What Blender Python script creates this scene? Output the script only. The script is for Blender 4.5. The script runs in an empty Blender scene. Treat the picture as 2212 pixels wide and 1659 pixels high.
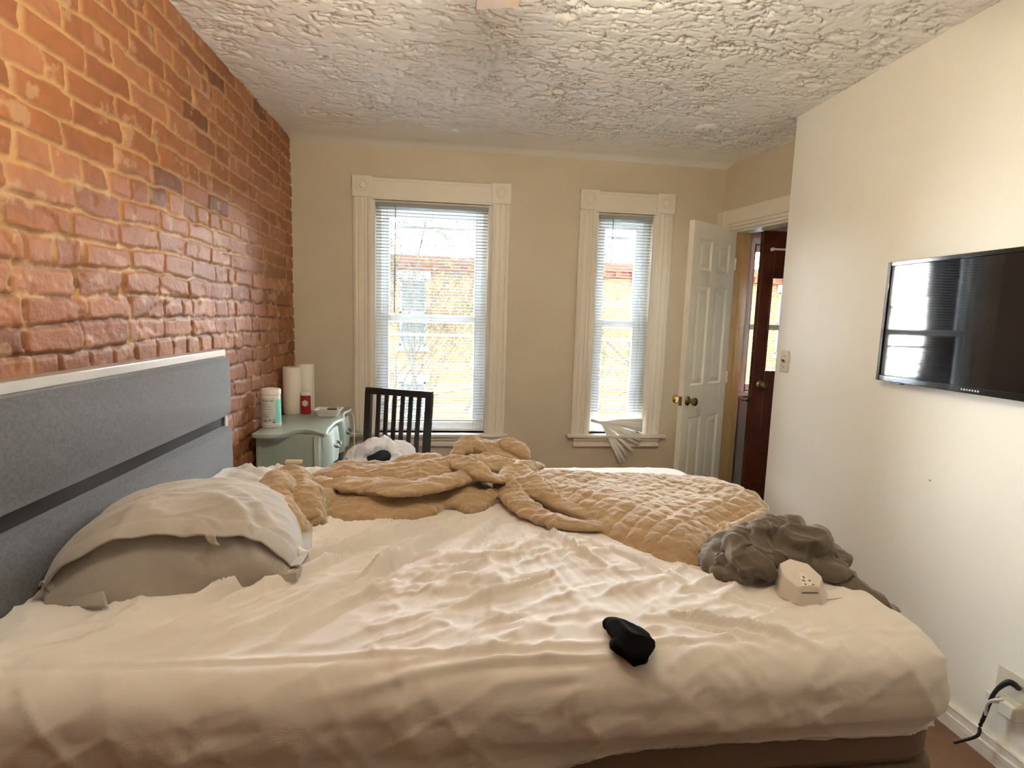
import bpy, bmesh, math, random
import numpy as np
from mathutils import Vector, Matrix

S = bpy.context.scene
COL = S.collection
PI = math.pi
random.seed(7)

# ------------------------------------------------------------------ camera
CX, CY, F = 1106.0, 829.5, 1173.97
PITCH, ROLL, YAW = 0.12118344, 0.02943195, 0.11773308
CAMZ = 1.42
def _rot():
    c, s = math.cos(YAW), math.sin(YAW)
    A = np.array([[c, -s, 0], [s, c, 0], [0, 0, 1]])
    B = np.array([[1, 0, 0], [0, 0, -1], [0, 1, 0]], float)
    c, s = math.cos(PITCH), math.sin(PITCH)
    P = np.array([[1, 0, 0], [0, c, -s], [0, s, c]])
    c, s = math.cos(ROLL), math.sin(ROLL)
    Q = np.array([[c, -s, 0], [s, c, 0], [0, 0, 1]])
    return Q @ P @ B @ A
RC = _rot()
cam_d = bpy.data.cameras.new('camera')
cam_d.sensor_width = 36.0
cam_d.lens = F / 2212 * 36
cam_d.clip_start = 0.02
cam = bpy.data.objects.new('camera', cam_d)
COL.objects.link(cam)
m4 = Matrix.Identity(4)
for i in range(3):
    m4[i][0] = RC[0][i]; m4[i][1] = -RC[1][i]; m4[i][2] = -RC[2][i]
m4[2][3] = CAMZ
cam.matrix_world = m4
S.camera = cam

def at(axis, v, px, py):
    """world point where the sight line of a measured image point meets the plane axis = v"""
    d = RC.T @ np.array([(px - CX) / F, (py - CY) / F, 1.0])
    o = np.array([0, 0, CAMZ])
    t = (v - o[axis]) / d[axis]
    return Vector(o + t * d)
def az(px, py, z=0.80): return at(2, z, px, py)

# ------------------------------------------------------------------ render look
S.view_settings.view_transform = 'Standard'
S.view_settings.look = 'None'
S.view_settings.gamma = 1.0
S.view_settings.use_curve_mapping = False
S.view_settings.exposure = 3.42
S.cycles.use_denoising = True
S.cycles.max_bounces = 12
S.cycles.diffuse_bounces = 8
S.cycles.transparent_max_bounces = 16
S.cycles.sample_clamp_indirect = 6.0
S.cycles.caustics_reflective = False
S.cycles.caustics_refractive = False

# ------------------------------------------------------------------ world and sun
W = bpy.data.worlds.new('world'); S.world = W
W.use_nodes = True
wn = W.node_tree; wn.nodes.clear()
wo = wn.nodes.new('ShaderNodeOutputWorld'); wb = wn.nodes.new('ShaderNodeBackground')
tc = wn.nodes.new('ShaderNodeTexCoord'); sep = wn.nodes.new('ShaderNodeSeparateXYZ')
rp = wn.nodes.new('ShaderNodeValToRGB')
rp.color_ramp.elements[0].position = 0.0; rp.color_ramp.elements[0].color = (1.0, 0.98, 0.965, 1)
rp.color_ramp.elements[1].position = 0.7; rp.color_ramp.elements[1].color = (0.62, 0.76, 1.0, 1)
wn.links.new(tc.outputs['Generated'], sep.inputs[0]); wn.links.new(sep.outputs['Z'], rp.inputs[0])
wn.links.new(rp.outputs[0], wb.inputs[0]); wb.inputs[1].default_value = 13.0
wn.links.new(wb.outputs[0], wo.inputs[0])

sun_d = bpy.data.lights.new('sun', 'SUN'); sun_d.energy = 0.9; sun_d.angle = 0.02
sun_d.color = (1.0, 0.9, 0.76)
sun = bpy.data.objects.new('sun', sun_d); COL.objects.link(sun)
sun.rotation_euler = Vector((0.35, 0.8, -0.62)).to_track_quat('-Z', 'Y').to_euler()
sun.location = (0, -3, 8)

# ------------------------------------------------------------------ noise
def _hash(ix, iy, iz, seed):
    h = (ix.astype(np.int64) * 374761393 + iy.astype(np.int64) * 668265263 + iz.astype(np.int64) * 2147483647 + seed * 974711) & 0x7fffffff
    h = (h ^ (h >> 13)) * 1274126177 & 0x7fffffff
    h = (h ^ (h >> 16)) * 374761393 & 0x7fffffff
    return (h & 0xffffff) / float(0xffffff)
def vnoise(x, y, z=None, seed=0):
    x = np.asarray(x, float); y = np.asarray(y, float)
    z = np.zeros_like(x) if z is None else np.asarray(z, float)
    ix, iy, iz = np.floor(x), np.floor(y), np.floor(z)
    fx, fy, fz = x - ix, y - iy, z - iz
    sx, sy, sz = [f * f * f * (f * (f * 6 - 15) + 10) for f in (fx, fy, fz)]
    r = 0
    for a in (0, 1):
        for b in (0, 1):
            for c in (0, 1):
                w = (sx if a else 1 - sx) * (sy if b else 1 - sy) * (sz if c else 1 - sz)
                r = r + w * _hash(ix + a, iy + b, iz + c, seed)
    return r
def fbm(x, y, z=None, seed=0, oct=4):
    r = 0; a = 0.5; n = 0
    for k in range(oct):
        r = r + a * vnoise(np.asarray(x) * 2 ** k, np.asarray(y) * 2 ** k, None if z is None else np.asarray(z) * 2 ** k, seed + k * 17)
        n += a; a *= 0.5
    return r / n
def sstep(a, b, x):
    t = np.clip((x - a) / (b - a), 0, 1)
    return t * t * (3 - 2 * t)

# ------------------------------------------------------------------ materials
def new_mat(name):
    m = bpy.data.materials.new(name); m.use_nodes = True
    nt = m.node_tree
    return m, nt, nt.nodes['Principled BSDF'], nt.nodes['Material Output']
def M(name, col, rough=0.6, metal=0.0, var=None, bump=None, spec=0.5, coat=0.0, sheen=0.0, emit=None, trans=0.0):
    m, nt, b, out = new_mat(name)
    b.inputs['Base Color'].default_value = (*col, 1)
    b.inputs['Roughness'].default_value = rough
    b.inputs['Metallic'].default_value = metal
    b.inputs['Specular IOR Level'].default_value = spec
    b.inputs['Coat Weight'].default_value = coat
    b.inputs['Sheen Weight'].default_value = sheen
    if emit:
        b.inputs['Emission Color'].default_value = (*emit[0], 1); b.inputs['Emission Strength'].default_value = emit[1]
    tcn = nt.nodes.new('ShaderNodeTexCoord')
    if var:
        n = nt.nodes.new('ShaderNodeTexNoise'); n.inputs['Scale'].default_value = var[0]; n.inputs['Detail'].default_value = 5
        nt.links.new(tcn.outputs['Object'], n.inputs['Vector'])
        r = nt.nodes.new('ShaderNodeValToRGB')
        k = var[1]
        r.color_ramp.elements[0].position = 0.3; r.color_ramp.elements[1].position = 0.7
        r.color_ramp.elements[0].color = (*[c * (1 - k) for c in col], 1)
        r.color_ramp.elements[1].color = (*[min(1, c * (1 + k)) for c in col], 1)
        nt.links.new(n.outputs['Fac'], r.inputs[0]); nt.links.new(r.outputs[0], b.inputs['Base Color'])
    if bump:
        n = nt.nodes.new('ShaderNodeTexNoise'); n.inputs['Scale'].default_value = bump[0]; n.inputs['Detail'].default_value = 6
        nt.links.new(tcn.outputs['Object'], n.inputs['Vector'])
        bp = nt.nodes.new('ShaderNodeBump'); bp.inputs['Strength'].default_value = bump[1]; bp.inputs['Distance'].default_value = bump[2]
        nt.links.new(n.outputs['Fac'], bp.inputs['Height']); nt.links.new(bp.outputs[0], b.inputs['Normal'])
    return m
def weave(m, scale, dist, strength=0.5):
    """adds a fine woven bump to a fabric"""
    nt = m.node_tree; b = nt.nodes['Principled BSDF']
    tcn = nt.nodes.new('ShaderNodeTexCoord')
    a = nt.nodes.new('ShaderNodeTexWave'); a.inputs['Scale'].default_value = scale; a.inputs['Distortion'].default_value = 0.6
    c = nt.nodes.new('ShaderNodeTexWave'); c.inputs['Scale'].default_value = scale; c.bands_direction = 'Y'; c.inputs['Distortion'].default_value = 0.6
    nt.links.new(tcn.outputs['Object'], a.inputs[0]); nt.links.new(tcn.outputs['Object'], c.inputs[0])
    mx = nt.nodes.new('ShaderNodeMath'); mx.operation = 'ADD'
    nt.links.new(a.outputs['Fac'], mx.inputs[0]); nt.links.new(c.outputs['Fac'], mx.inputs[1])
    bp = nt.nodes.new('ShaderNodeBump'); bp.inputs['Strength'].default_value = strength; bp.inputs['Distance'].default_value = dist
    old = b.inputs['Normal'].links
    if old: nt.links.new(old[0].from_socket, bp.inputs['Normal'])
    nt.links.new(mx.outputs[0], bp.inputs['Height']); nt.links.new(bp.outputs[0], b.inputs['Normal'])
    return m

PAINT = (0.78, 0.71, 0.57)
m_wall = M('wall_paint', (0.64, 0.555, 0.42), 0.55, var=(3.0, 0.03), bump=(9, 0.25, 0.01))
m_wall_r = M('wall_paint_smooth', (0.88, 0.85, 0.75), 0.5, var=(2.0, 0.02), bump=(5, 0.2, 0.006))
m_trim = M('trim_paint', (0.80, 0.74, 0.63), 0.38, var=(4, 0.03), bump=(30, 0.15, 0.002))
m_doorw = M('door_paint', (0.88, 0.83, 0.71), 0.28, var=(4, 0.04), bump=(25, 0.12, 0.002))
m_jamb = M('jamb_varnished_tan', (0.50, 0.34, 0.16), 0.4, var=(5, 0.08))
m_vinyl = M('vinyl_white', (0.9, 0.92, 0.92), 0.35)
m_slat_lit = M('bent_slat_lit', (0.92, 0.90, 0.86), 0.35)  # brighter copy of the slat colour, lamp light painted in
m_slat = M('blind_slat', (0.36, 0.37, 0.36), 0.45, spec=0.1)  # same white slats, greyed in colour against the daylight behind
m_floor = M('floor_wood', (0.20, 0.10, 0.05), 0.35, var=(6, 0.3))
m_black = M('black_wood', (0.012, 0.010, 0.009), 0.35, var=(12, 0.3))
m_headf = M('headboard_grey_fabric', (0.088, 0.091, 0.106), 0.85, var=(160, 0.25), bump=(500, 0.4, 0.001), sheen=0.3)
m_metal = M('frame_silver', (0.62, 0.60, 0.57), 0.3, metal=0.75, var=(8, 0.05))
m_railg = M('rail_grey', (0.05, 0.05, 0.055), 0.35, metal=0.5)
m_sheet = weave(M('sheet_cream_cotton', (0.78, 0.75, 0.72), 0.8, var=(6, 0.03), bump=(60, 0.25, 0.002), sheen=0.25), 420, 0.00015, 0.3)
m_box_shade = M('box_spring_shade_brown', (0.19, 0.14, 0.11), 0.9, bump=(300, 0.3, 0.001))  # dark brown carries the shade below the sheet, also on the mattress
m_quilt = M('quilt_tan_cotton', (0.42, 0.295, 0.165), 0.85, var=(9, 0.06), bump=(48, 0.8, 0.008), sheen=0.6)
m_grey = M('grey_brown_cotton', (0.130, 0.102, 0.072), 0.85, var=(20, 0.08), bump=(90, 0.35, 0.003), sheen=0.3)
m_pillow = M('pillowcase_taupe', (0.43, 0.40, 0.365), 0.85, var=(12, 0.08), bump=(60, 0.35, 0.003), sheen=0.3)
m_sock = M('sock_black', (0.006, 0.006, 0.006), 0.95, bump=(300, 0.6, 0.002), spec=0.1)
m_plast = M('plastic_white', (0.72, 0.66, 0.60), 0.4)
m_green = M('sage_paint', (0.36, 0.43, 0.37), 0.32, var=(5, 0.08), bump=(20, 0.1, 0.002))
m_green_lit = M('sage_paint_lit', (0.62, 0.72, 0.64), 0.35, var=(9, 0.1))  # paler copy of the sage green, window light painted into the colour
m_pew = M('pewter', (0.20, 0.22, 0.20), 0.35, metal=0.7)
m_paper = M('paper_towel', (0.80, 0.74, 0.65), 0.9, bump=(140, 0.5, 0.002))
m_red = M('deodorant_red', (0.33, 0.012, 0.012), 0.3)
m_can = M('canister_label', (0.62, 0.64, 0.61), 0.4, var=(30, 0.05))
m_mint = M('canister_mint', (0.25, 0.72, 0.60), 0.4)
m_cwhite = M('canister_white', (0.76, 0.72, 0.68), 0.4)
m_ink = M('ink_dark', (0.07, 0.07, 0.08), 0.6)
m_inkg = M('ink_grey', (0.28, 0.30, 0.29), 0.6)
m_brass = M('brass', (0.62, 0.44, 0.16), 0.16, metal=1.0)
m_brassd = M('brass_dull', (0.30, 0.20, 0.08), 0.3, metal=1.0)
m_dkdoor = M('mahogany_varnish', (0.075, 0.020, 0.010), 0.25, var=(7, 0.35), bump=(30, 0.1, 0.002))
m_tvb = M('tv_bezel', (0.010, 0.010, 0.011), 0.08, coat=0.6)
m_tvs = M('tv_screen', (0.008, 0.006, 0.008), 0.035, spec=0.8)
m_plate = M('switch_plate', (0.66, 0.60, 0.47), 0.4)
m_cable = M('cable_black', (0.012, 0.009, 0.008), 0.5)
m_cabw = M('cable_white', (0.68, 0.64, 0.56), 0.5)
m_bag = M('bag_plastic_white', (0.80, 0.82, 0.88), 0.3, bump=(25, 0.4, 0.006))
m_navy = M('navy_cloth', (0.012, 0.02, 0.028), 0.85, bump=(60, 0.4, 0.003))
m_bluep = M('bag_print', (0.22, 0.30, 0.46), 0.5)
m_fan = M('fan_blade', (0.36, 0.23, 0.11), 0.35, var=(8, 0.1))
m_fanm = M('fan_motor', (0.55, 0.5, 0.42), 0.35, metal=0.3)
m_hallw = M('hall_paint', (0.42, 0.41, 0.46), 0.6)
m_bulb = M('lamp_glass_lit', (0.9, 0.75, 0.5), 0.5, emit=((1.0, 0.90, 0.70), 25.0))
m_stone = M('window_stone', (0.045, 0.050, 0.052), 0.7, spec=0.0)
m_corn = M('cornice_red', (0.022, 0.008, 0.005), 0.7, var=(2, 0.2), spec=0.0)
m_bark = M('bark', (0.010, 0.0092, 0.0078), 0.9, var=(6, 0.2), spec=0.0)
m_leaf = M('young_leaves', (0.016, 0.019, 0.006), 0.7, var=(3, 0.3), spec=0.0)
m_street = M('asphalt', (0.16, 0.16, 0.16), 0.9, spec=0.0)
m_darkglass = M('far_glass', (0.010, 0.013, 0.014), 0.3, spec=0.03)
m_tan = M('tray_contents_tan', (0.55, 0.42, 0.26), 0.7)

def m_glass():
    m, nt, b, out = new_mat('window_glass')
    nt.nodes.remove(b)
    t = nt.nodes.new('ShaderNodeBsdfTransparent'); t.inputs[0].default_value = (0.96, 0.98, 0.97, 1)
    g = nt.nodes.new('ShaderNodeBsdfGlossy'); g.inputs['Roughness'].default_value = 0.02
    f = nt.nodes.new('ShaderNodeFresnel'); f.inputs[0].default_value = 1.45
    x = nt.nodes.new('ShaderNodeMixShader')
    nt.links.new(f.outputs[0], x.inputs[0]); nt.links.new(t.outputs[0], x.inputs[1]); nt.links.new(g.outputs[0], x.inputs[2])
    nt.links.new(x.outputs[0], out.inputs[0])
    return m
m_gl = m_glass()
def m_facade():
    m, nt, b, out = new_mat('facade_brick')
    tcn = nt.nodes.new('ShaderNodeTexCoord'); mp = nt.nodes.new('ShaderNodeMapping')
    mp.inputs['Rotation'].default_value = (PI / 2, 0, 0)
    br = nt.nodes.new('ShaderNodeTexBrick')
    br.inputs['Color1'].default_value = (0.034, 0.0165, 0.0068, 1); br.inputs['Color2'].default_value = (0.026, 0.0122, 0.0050, 1)
    br.inputs['Mortar'].default_value = (0.037, 0.030, 0.020, 1); br.inputs['Scale'].default_value = 2.6
    br.inputs['Mortar Size'].default_value = 0.03
    nt.links.new(tcn.outputs['Object'], mp.inputs[0]); nt.links.new(mp.outputs[0], br.inputs[0])
    nt.links.new(br.outputs[0], b.inputs['Base Color']); b.inputs['Roughness'].default_value = 0.9; b.inputs['Specular IOR Level'].default_value = 0.0
    return m
m_fac = m_facade()
def m_attr(name, rough, spec=0.5, bump=None):
    m, nt, b, out = new_mat(name)
    a = nt.nodes.new('ShaderNodeAttribute'); a.attribute_name = 'tone'
    nt.links.new(a.outputs['Color'], b.inputs['Base Color'])
    b.inputs['Roughness'].default_value = rough; b.inputs['Specular IOR Level'].default_value = spec
    if bump:
        tcn = nt.nodes.new('ShaderNodeTexCoord')
        n = nt.nodes.new('ShaderNodeTexNoise'); n.inputs['Scale'].default_value = bump[0]; n.inputs['Detail'].default_value = 8
        nt.links.new(tcn.outputs['Object'], n.inputs['Vector'])
        bp = nt.nodes.new('ShaderNodeBump'); bp.inputs['Strength'].default_value = bump[1]; bp.inputs['Distance'].default_value = bump[2]
        nt.links.new(n.outputs['Fac'], bp.inputs['Height']); nt.links.new(bp.outputs[0], b.inputs['Normal'])
    return m
m_brick = m_attr('painted_brick', 0.55, 0.32, (55, 0.6, 0.004))
m_ceil = M('ceiling_plaster', (0.92, 0.91, 0.87), 0.9, bump=(38, 0.45, 0.006))

# ------------------------------------------------------------------ object helpers
class MB:
    def __init__(s): s.v = []; s.f = []
    def add(s, vs, fs):
        o = len(s.v); s.v += [tuple(v) for v in vs]; s.f += [tuple(i + o for i in f) for f in fs]; return s
    def box(s, x0, x1, y0, y1, z0, z1, M_=None):
        v = [(x, y, z) for x in (x0, x1) for y in (y0, y1) for z in (z0, z1)]
        if M_ is not None: v = [M_ @ Vector(p) for p in v]
        return s.add(v, [(0, 1, 3, 2), (4, 6, 7, 5), (0, 4, 5, 1), (2, 3, 7, 6), (0, 2, 6, 4), (1, 5, 7, 3)])
    def tube(s, pts, rad, n=12, ry=None, cap=True, up=(0, 0, 1), smooth=0):
        pts = [Vector(p) for p in pts]
        k = len(pts)
        rs = list(rad) if hasattr(rad, '__len__') else [rad] * k
        rys = rs if ry is None else (list(ry) if hasattr(ry, '__len__') else [ry] * k)
        if smooth: pts, rs, rys = cr(pts, rs, rys, smooth); k = len(pts)
        V = []; FF = []
        for i, p in enumerate(pts):
            t = (pts[min(i + 1, k - 1)] - pts[max(i - 1, 0)])
            if t.length < 1e-9: t = Vector((0, 1, 0))
            t.normalize()
            u = Vector(up)
            if abs(t.dot(u)) > 0.98: u = Vector((1, 0, 0)) if abs(t.x) < 0.9 else Vector((0, 1, 0))
            sd = t.cross(u).normalized(); upv = sd.cross(t).normalized()
            for j in range(n):
                a = 2 * PI * j / n
                V.append(p + sd * (math.cos(a) * rs[i]) + upv * (math.sin(a) * rys[i]))
        for i in range(k - 1):
            for j in range(n):
                FF.append((i * n + j, i * n + (j + 1) % n, (i + 1) * n + (j + 1) % n, (i + 1) * n + j))
        if cap:
            FF.append(tuple(range(n))[::-1]); FF.append(tuple((k - 1) * n + j for j in range(n)))
        return s.add(V, FF)
    def lathe(s, prof, c=(0, 0, 0), n=32, axis='Z', M_=None):
        V = []; k = len(prof)
        for r, h in prof:
            for j in range(n):
                a = 2 * PI * j / n
                if axis == 'Z': p = Vector((r * math.cos(a), r * math.sin(a), h))
                elif axis == 'X': p = Vector((h, r * math.cos(a), r * math.sin(a)))
                else: p = Vector((r * math.cos(a), h, r * math.sin(a)))
                if M_ is not None: p = M_ @ p
                V.append(p + Vector(c))
        FF = [(i * n + j, i * n + (j + 1) % n, (i + 1) * n + (j + 1) % n, (i + 1) * n + j) for i in range(k - 1) for j in range(n)]
        FF.append(tuple(range(n))[::-1]); FF.append(tuple((k - 1) * n + j for j in range(n)))
        return s.add(V, FF)
    def prism(s, poly, z0, z1):
        n = len(poly)
        V = [(p[0], p[1], z0) for p in poly] + [(p[0], p[1], z1) for p in poly]
        FF = [tuple(range(n))[::-1], tuple(range(n, 2 * n))] + [(i, (i + 1) % n, n + (i + 1) % n, n + i) for i in range(n)]
        return s.add(V, FF)
    def obj(s, name, mat, parent=None, bevel=0, smooth=True, sub=0):
        return mkobj(name, s.v, s.f, mat, parent, bevel, smooth, sub)
def cr(pts, rs, rys, m):
    n = len(pts); P = []; R = []; RY = []
    g = lambda a, i: a[max(0, min(n - 1, i))]
    for i in range(n - 1):
        for k in range(m):
            t = k / m
            def c(a):
                a0, a1, a2, a3 = g(a, i - 1), g(a, i), g(a, i + 1), g(a, i + 2)
                return 0.5 * ((2 * a1) + (a2 - a0) * t + (2 * a0 - 5 * a1 + 4 * a2 - a3) * t * t + (3 * a1 - a0 - 3 * a2 + a3) * t ** 3)
            P.append(c(pts)); R.append(max(1e-4, c(rs))); RY.append(max(1e-4, c(rys)))
    P.append(pts[-1]); R.append(rs[-1]); RY.append(rys[-1])
    return P, R, RY
def mkobj(name, v, f, mat, parent=None, bevel=0, smooth=True, sub=0):
    me = bpy.data.meshes.new(name)
    me.from_pydata([tuple(p) for p in v], [], f)
    bm = bmesh.new(); bm.from_mesh(me); bmesh.ops.recalc_face_normals(bm, faces=bm.faces); bm.to_mesh(me); bm.free()
    if smooth:
        me.polygons.foreach_set('use_smooth', [True] * len(me.polygons))
        try: me.set_sharp_from_angle(angle=math.radians(38))
        except Exception: pass
    me.materials.append(mat)
    o = bpy.data.objects.new(name, me); COL.objects.link(o)
    if parent is not None:
        o.parent = parent
        o.matrix_parent_inverse = Matrix.Translation(-Vector(parent.location)) if parent.type == 'EMPTY' else Matrix.Identity(4)
    if bevel:
        b = o.modifiers.new('bevel', 'BEVEL'); b.width = bevel; b.segments = 2; b.limit_method = 'ANGLE'; b.angle_limit = math.radians(40)
    if sub:
        q = o.modifiers.new('sub', 'SUBSURF'); q.levels = sub; q.render_levels = sub
    return o
def grid_obj(name, P, mat, parent=None, tone=None, flip=False):
    """P: (n, m, 3) array of points joined as one surface"""
    n, m, _ = P.shape
    me = bpy.data.meshes.new(name)
    me.vertices.add(n * m); me.vertices.foreach_set('co', P.reshape(-1).astype(np.float32))
    i = np.arange(n - 1)[:, None] * m + np.arange(m - 1)[None, :]
    q = np.stack([i, i + m, i + m + 1, i + 1] if not flip else [i, i + 1, i + m + 1, i + m], -1).reshape(-1, 4)
    k = len(q)
    me.loops.add(k * 4); me.loops.foreach_set('vertex_index', q.reshape(-1).astype(np.int32))
    me.polygons.add(k); me.polygons.foreach_set('loop_start', (np.arange(k) * 4).astype(np.int32))
    me.polygons.foreach_set('loop_total', np.full(k, 4, np.int32))
    me.polygons.foreach_set('use_smooth', np.ones(k, bool))
    me.update(calc_edges=True); me.validate()
    if tone is not None:
        at_ = me.color_attributes.new('tone', 'FLOAT_COLOR', 'POINT')
        c = np.ones((n * m, 4), np.float32); c[:, :3] = tone.reshape(-1, 3); at_.data.foreach_set('color', c.reshape(-1))
    me.materials.append(mat)
    o = bpy.data.objects.new(name, me); COL.objects.link(o)
    if parent is not None:
        o.parent = parent
        if parent.type == 'EMPTY': o.matrix_parent_inverse = Matrix.Translation(-Vector(parent.location))
    return o
def tag(o, label, cat, group=None, kind=None):
    o['label'] = label; o['category'] = cat
    if group: o['group'] = group
    if kind: o['kind'] = kind
    return o
def thing(name, label, cat, loc=(0, 0, 0), group=None):
    o = bpy.data.objects.new(name, None); COL.objects.link(o); o.location = loc
    o.empty_display_size = 0.05
    return tag(o, label, cat, group)
def struct(o): o['kind'] = 'structure'; return o
def sempty(name, loc=(0, 0, 0)):
    o = bpy.data.objects.new(name, None); COL.objects.link(o); o.location = loc; o.empty_display_size = 0.05
    return struct(o)

# ================================================================== THE ROOM
XL, XR, YF, YB, ZC = -1.02, 1.82, 3.78, -2.4, 2.53
# floor and its hall continuation
struct(MB().box(XL - 0.2, 3.6, YB - 0.15, YF + 0.16, -0.1, 0.0).obj('floor', m_floor))

# ---- painted brick wall: real relief
def brick_wall():
    y = np.concatenate([np.arange(YB, 0.5, 0.03), np.arange(0.5, YF + 0.004, 0.0065)])
    z = np.concatenate([np.arange(0.0, 0.6, 0.03), np.arange(0.6, ZC + 0.02, 0.0062)])
    Y, Z = np.meshgrid(y, z, indexing='ij')
    CP = 0.0765
    wz = Z + 0.018 * (fbm(Y * 1.4, Z * 1.4, seed=5, oct=2) - 0.5) * 2 + 0.011 * (fbm(Y * 13, Z * 13, seed=9, oct=4) - 0.5) * 2
    wy = Y + 0.018 * (fbm(Y * 9, Z * 11, seed=21, oct=4) - 0.5) * 2
    row = np.floor(wz / CP)
    fz = wz / CP - row
    rnd = _hash(row, row * 0 + 3, row * 0, 77)
    header = (np.mod(row, 7) == 2)
    L = np.where(header, 0.118, 0.222)
    u = (wy + rnd * 0.22 + np.mod(row, 2) * 0.11) / L
    cidx = np.floor(u)
    j = _hash(cidx, row, row * 0, 13) * 0.0
    fy = u - cidx
    dz = np.minimum(fz, 1 - fz) * CP
    dy = np.minimum(fy, 1 - fy) * L
    # some stretchers are broken into two short bats
    split = (_hash(cidx, row, row * 0, 41) > 0.87) & (~header)
    sp = 0.35 + 0.3 * _hash(cidx, row, row * 0, 43)
    dsp = np.abs(fy - sp) * L
    dy = np.where(split, np.minimum(dy, dsp), dy)
    sub = np.where(split & (fy > sp), 1.0, 0.0)
    mw = 0.0022 + 0.0050 * fbm(Y * 9, Z * 9, seed=31, oct=3)
    k = 0.011
    d = np.where((dz < k) & (dy < k), k - np.sqrt((k - dz) ** 2 + (k - dy) ** 2), np.minimum(dz, dy))
    face = sstep(mw - 0.002, mw + 0.0045, d)
    br = _hash(cidx + sub * 0.5 * 2 + 100 * sub, row, row * 0, 55)
    depth = 0.0085 + 0.006 * (br - 0.5)
    flake = sstep(0.60, 0.68, fbm(Y * 8, Z * 11, seed=61, oct=4)) * 0.004
    smear = fbm(Y * 22, Z * 22, seed=63, oct=4)
    h = face * depth + 0.003 * (fbm(Y * 30, Z * 30, seed=3, oct=3) - 0.5) - flake + (1 - face) * (smear - 0.45) * 0.012
    h += 0.012 * (fbm(Y * 1.1, Z * 1.1, seed=71, oct=2) - 0.5)
    # colour of the paint: each brick its own red-brown, joints partly bare
    up = sstep(1.35, 1.75, Z + 0.25 * (fbm(Y * 2, Z * 2, seed=81, oct=2) - 0.5))
    b1 = np.array([0.335, 0.130, 0.052]); b2 = np.array([0.27, 0.100, 0.044]); b3 = np.array([0.37, 0.155, 0.075])
    t1 = br[..., None]
    colr = b2 * (1 - t1) + b1 * t1
    pick = (_hash(cidx + 7 + sub, row, row * 0, 91) > 0.72)[..., None]
    colr = np.where(pick, b3, colr)
    dark = (_hash(cidx + 3 + sub, row, row * 0, 95) > 0.93)[..., None]
    colr = np.where(dark, b2 * 0.72, colr)
    colr = colr * (0.86 + 0.28 * fbm(Y * 25, Z * 25, seed=101, oct=3)[..., None])
    mor = np.array([0.50, 0.30, 0.135]); morp = np.array([0.16, 0.070, 0.038])  # morp: painted low joints, with their shadow added to the colour
    mk = np.clip(up * 0.85 + 0.8 * sstep(0.56, 0.64, smear) + 0.05, 0, 1)[..., None]
    mcol = morp * (1 - mk) + mor * mk
    fm = face[..., None]
    tone = colr * fm + mcol * (1 - fm)
    chip = sstep(0.70, 0.76, fbm(Y * 16, Z * 16, seed=111, oct=4))[..., None] * 0.5
    tone = tone * (1 - chip) + np.array([0.52, 0.34, 0.2]) * chip
    P = np.stack([XL - 0.012 + h, Y, Z], -1)
    return struct(grid_obj('wall_left', P, m_brick, tone=tone))
brick_wall()
struct(MB().box(XL - 0.2, XL - 0.035, YB - 0.15, YF + 0.16, -0.02, ZC + 0.15).obj('wall_left_backing', m_brick))

# ---- ceiling: trowelled plaster, real relief
def ceiling():
    x = np.arange(XL - 0.03, 2.6, 0.0075)
    y = np.concatenate([np.arange(YB - 0.05, 1.1, 0.05), np.arange(1.1, YF + 0.05, 0.0065)])
    X, Y = np.meshgrid(x, y, indexing='ij')
    def strokes(ax, ay, sd, th):
        wx = X * ax + 0.8 * fbm(X * 3, Y * 3, seed=sd, oct=2); wy = Y * ay + 0.8 * fbm(X * 3, Y * 3, seed=sd + 1, oct=2)
        n = fbm(wx, wy, seed=sd + 2, oct=3)
        m = fbm(X * 5.5, Y * 8, seed=sd + 5, oct=3)
        return np.exp(-((n - 0.5) / th) ** 2) * sstep(0.40, 0.52, m)
    s = strokes(9, 19, 11, 0.017) + 0.9 * strokes(7, 25, 44, 0.014) + 0.9 * strokes(17, 12, 144, 0.017) + 0.8 * strokes(12, 30, 244, 0.018)
    keep = 1 - sstep(3.25, 3.66, Y)
    keep *= 0.6 + 0.4 * sstep(XL + 0.05, XL + 0.5, X)
    keep *= 0.9 + 0.4 * sstep(-0.3, 0.6, X)
    h = np.clip(s, 0, 1.2) * 0.0145 * keep * (0.6 + 0.45 * sstep(1.3, 2.3, Y))
    patch = sstep(0.52, 0.60, fbm(X * 14, Y * 20, seed=201, oct=4)) * sstep(0.45, 0.6, fbm(X * 2.5, Y * 2.5, seed=205, oct=2))
    h += 0.006 * patch * keep
    z = ZC - 0.006 + h + 0.012 * (fbm(X * 1.3, Y * 1.3, seed=221, oct=2) - 0.5) + 0.004 * (fbm(X * 11, Y * 11, seed=231, oct=3) - 0.5)
    # slight cove against the window wall
    t = sstep(YF - 0.13, YF + 0.02, Y)
    z = z - 0.025 * t * t
    return struct(grid_obj('ceiling', np.stack([X, Y, z], -1), m_ceil, flip=True))
ceiling()
struct(MB().box(XL - 0.2, 3.6, YB - 0.15, YF + 0.16, ZC + 0.05, ZC + 0.2).obj('ceiling_slab', m_ceil))

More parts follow.
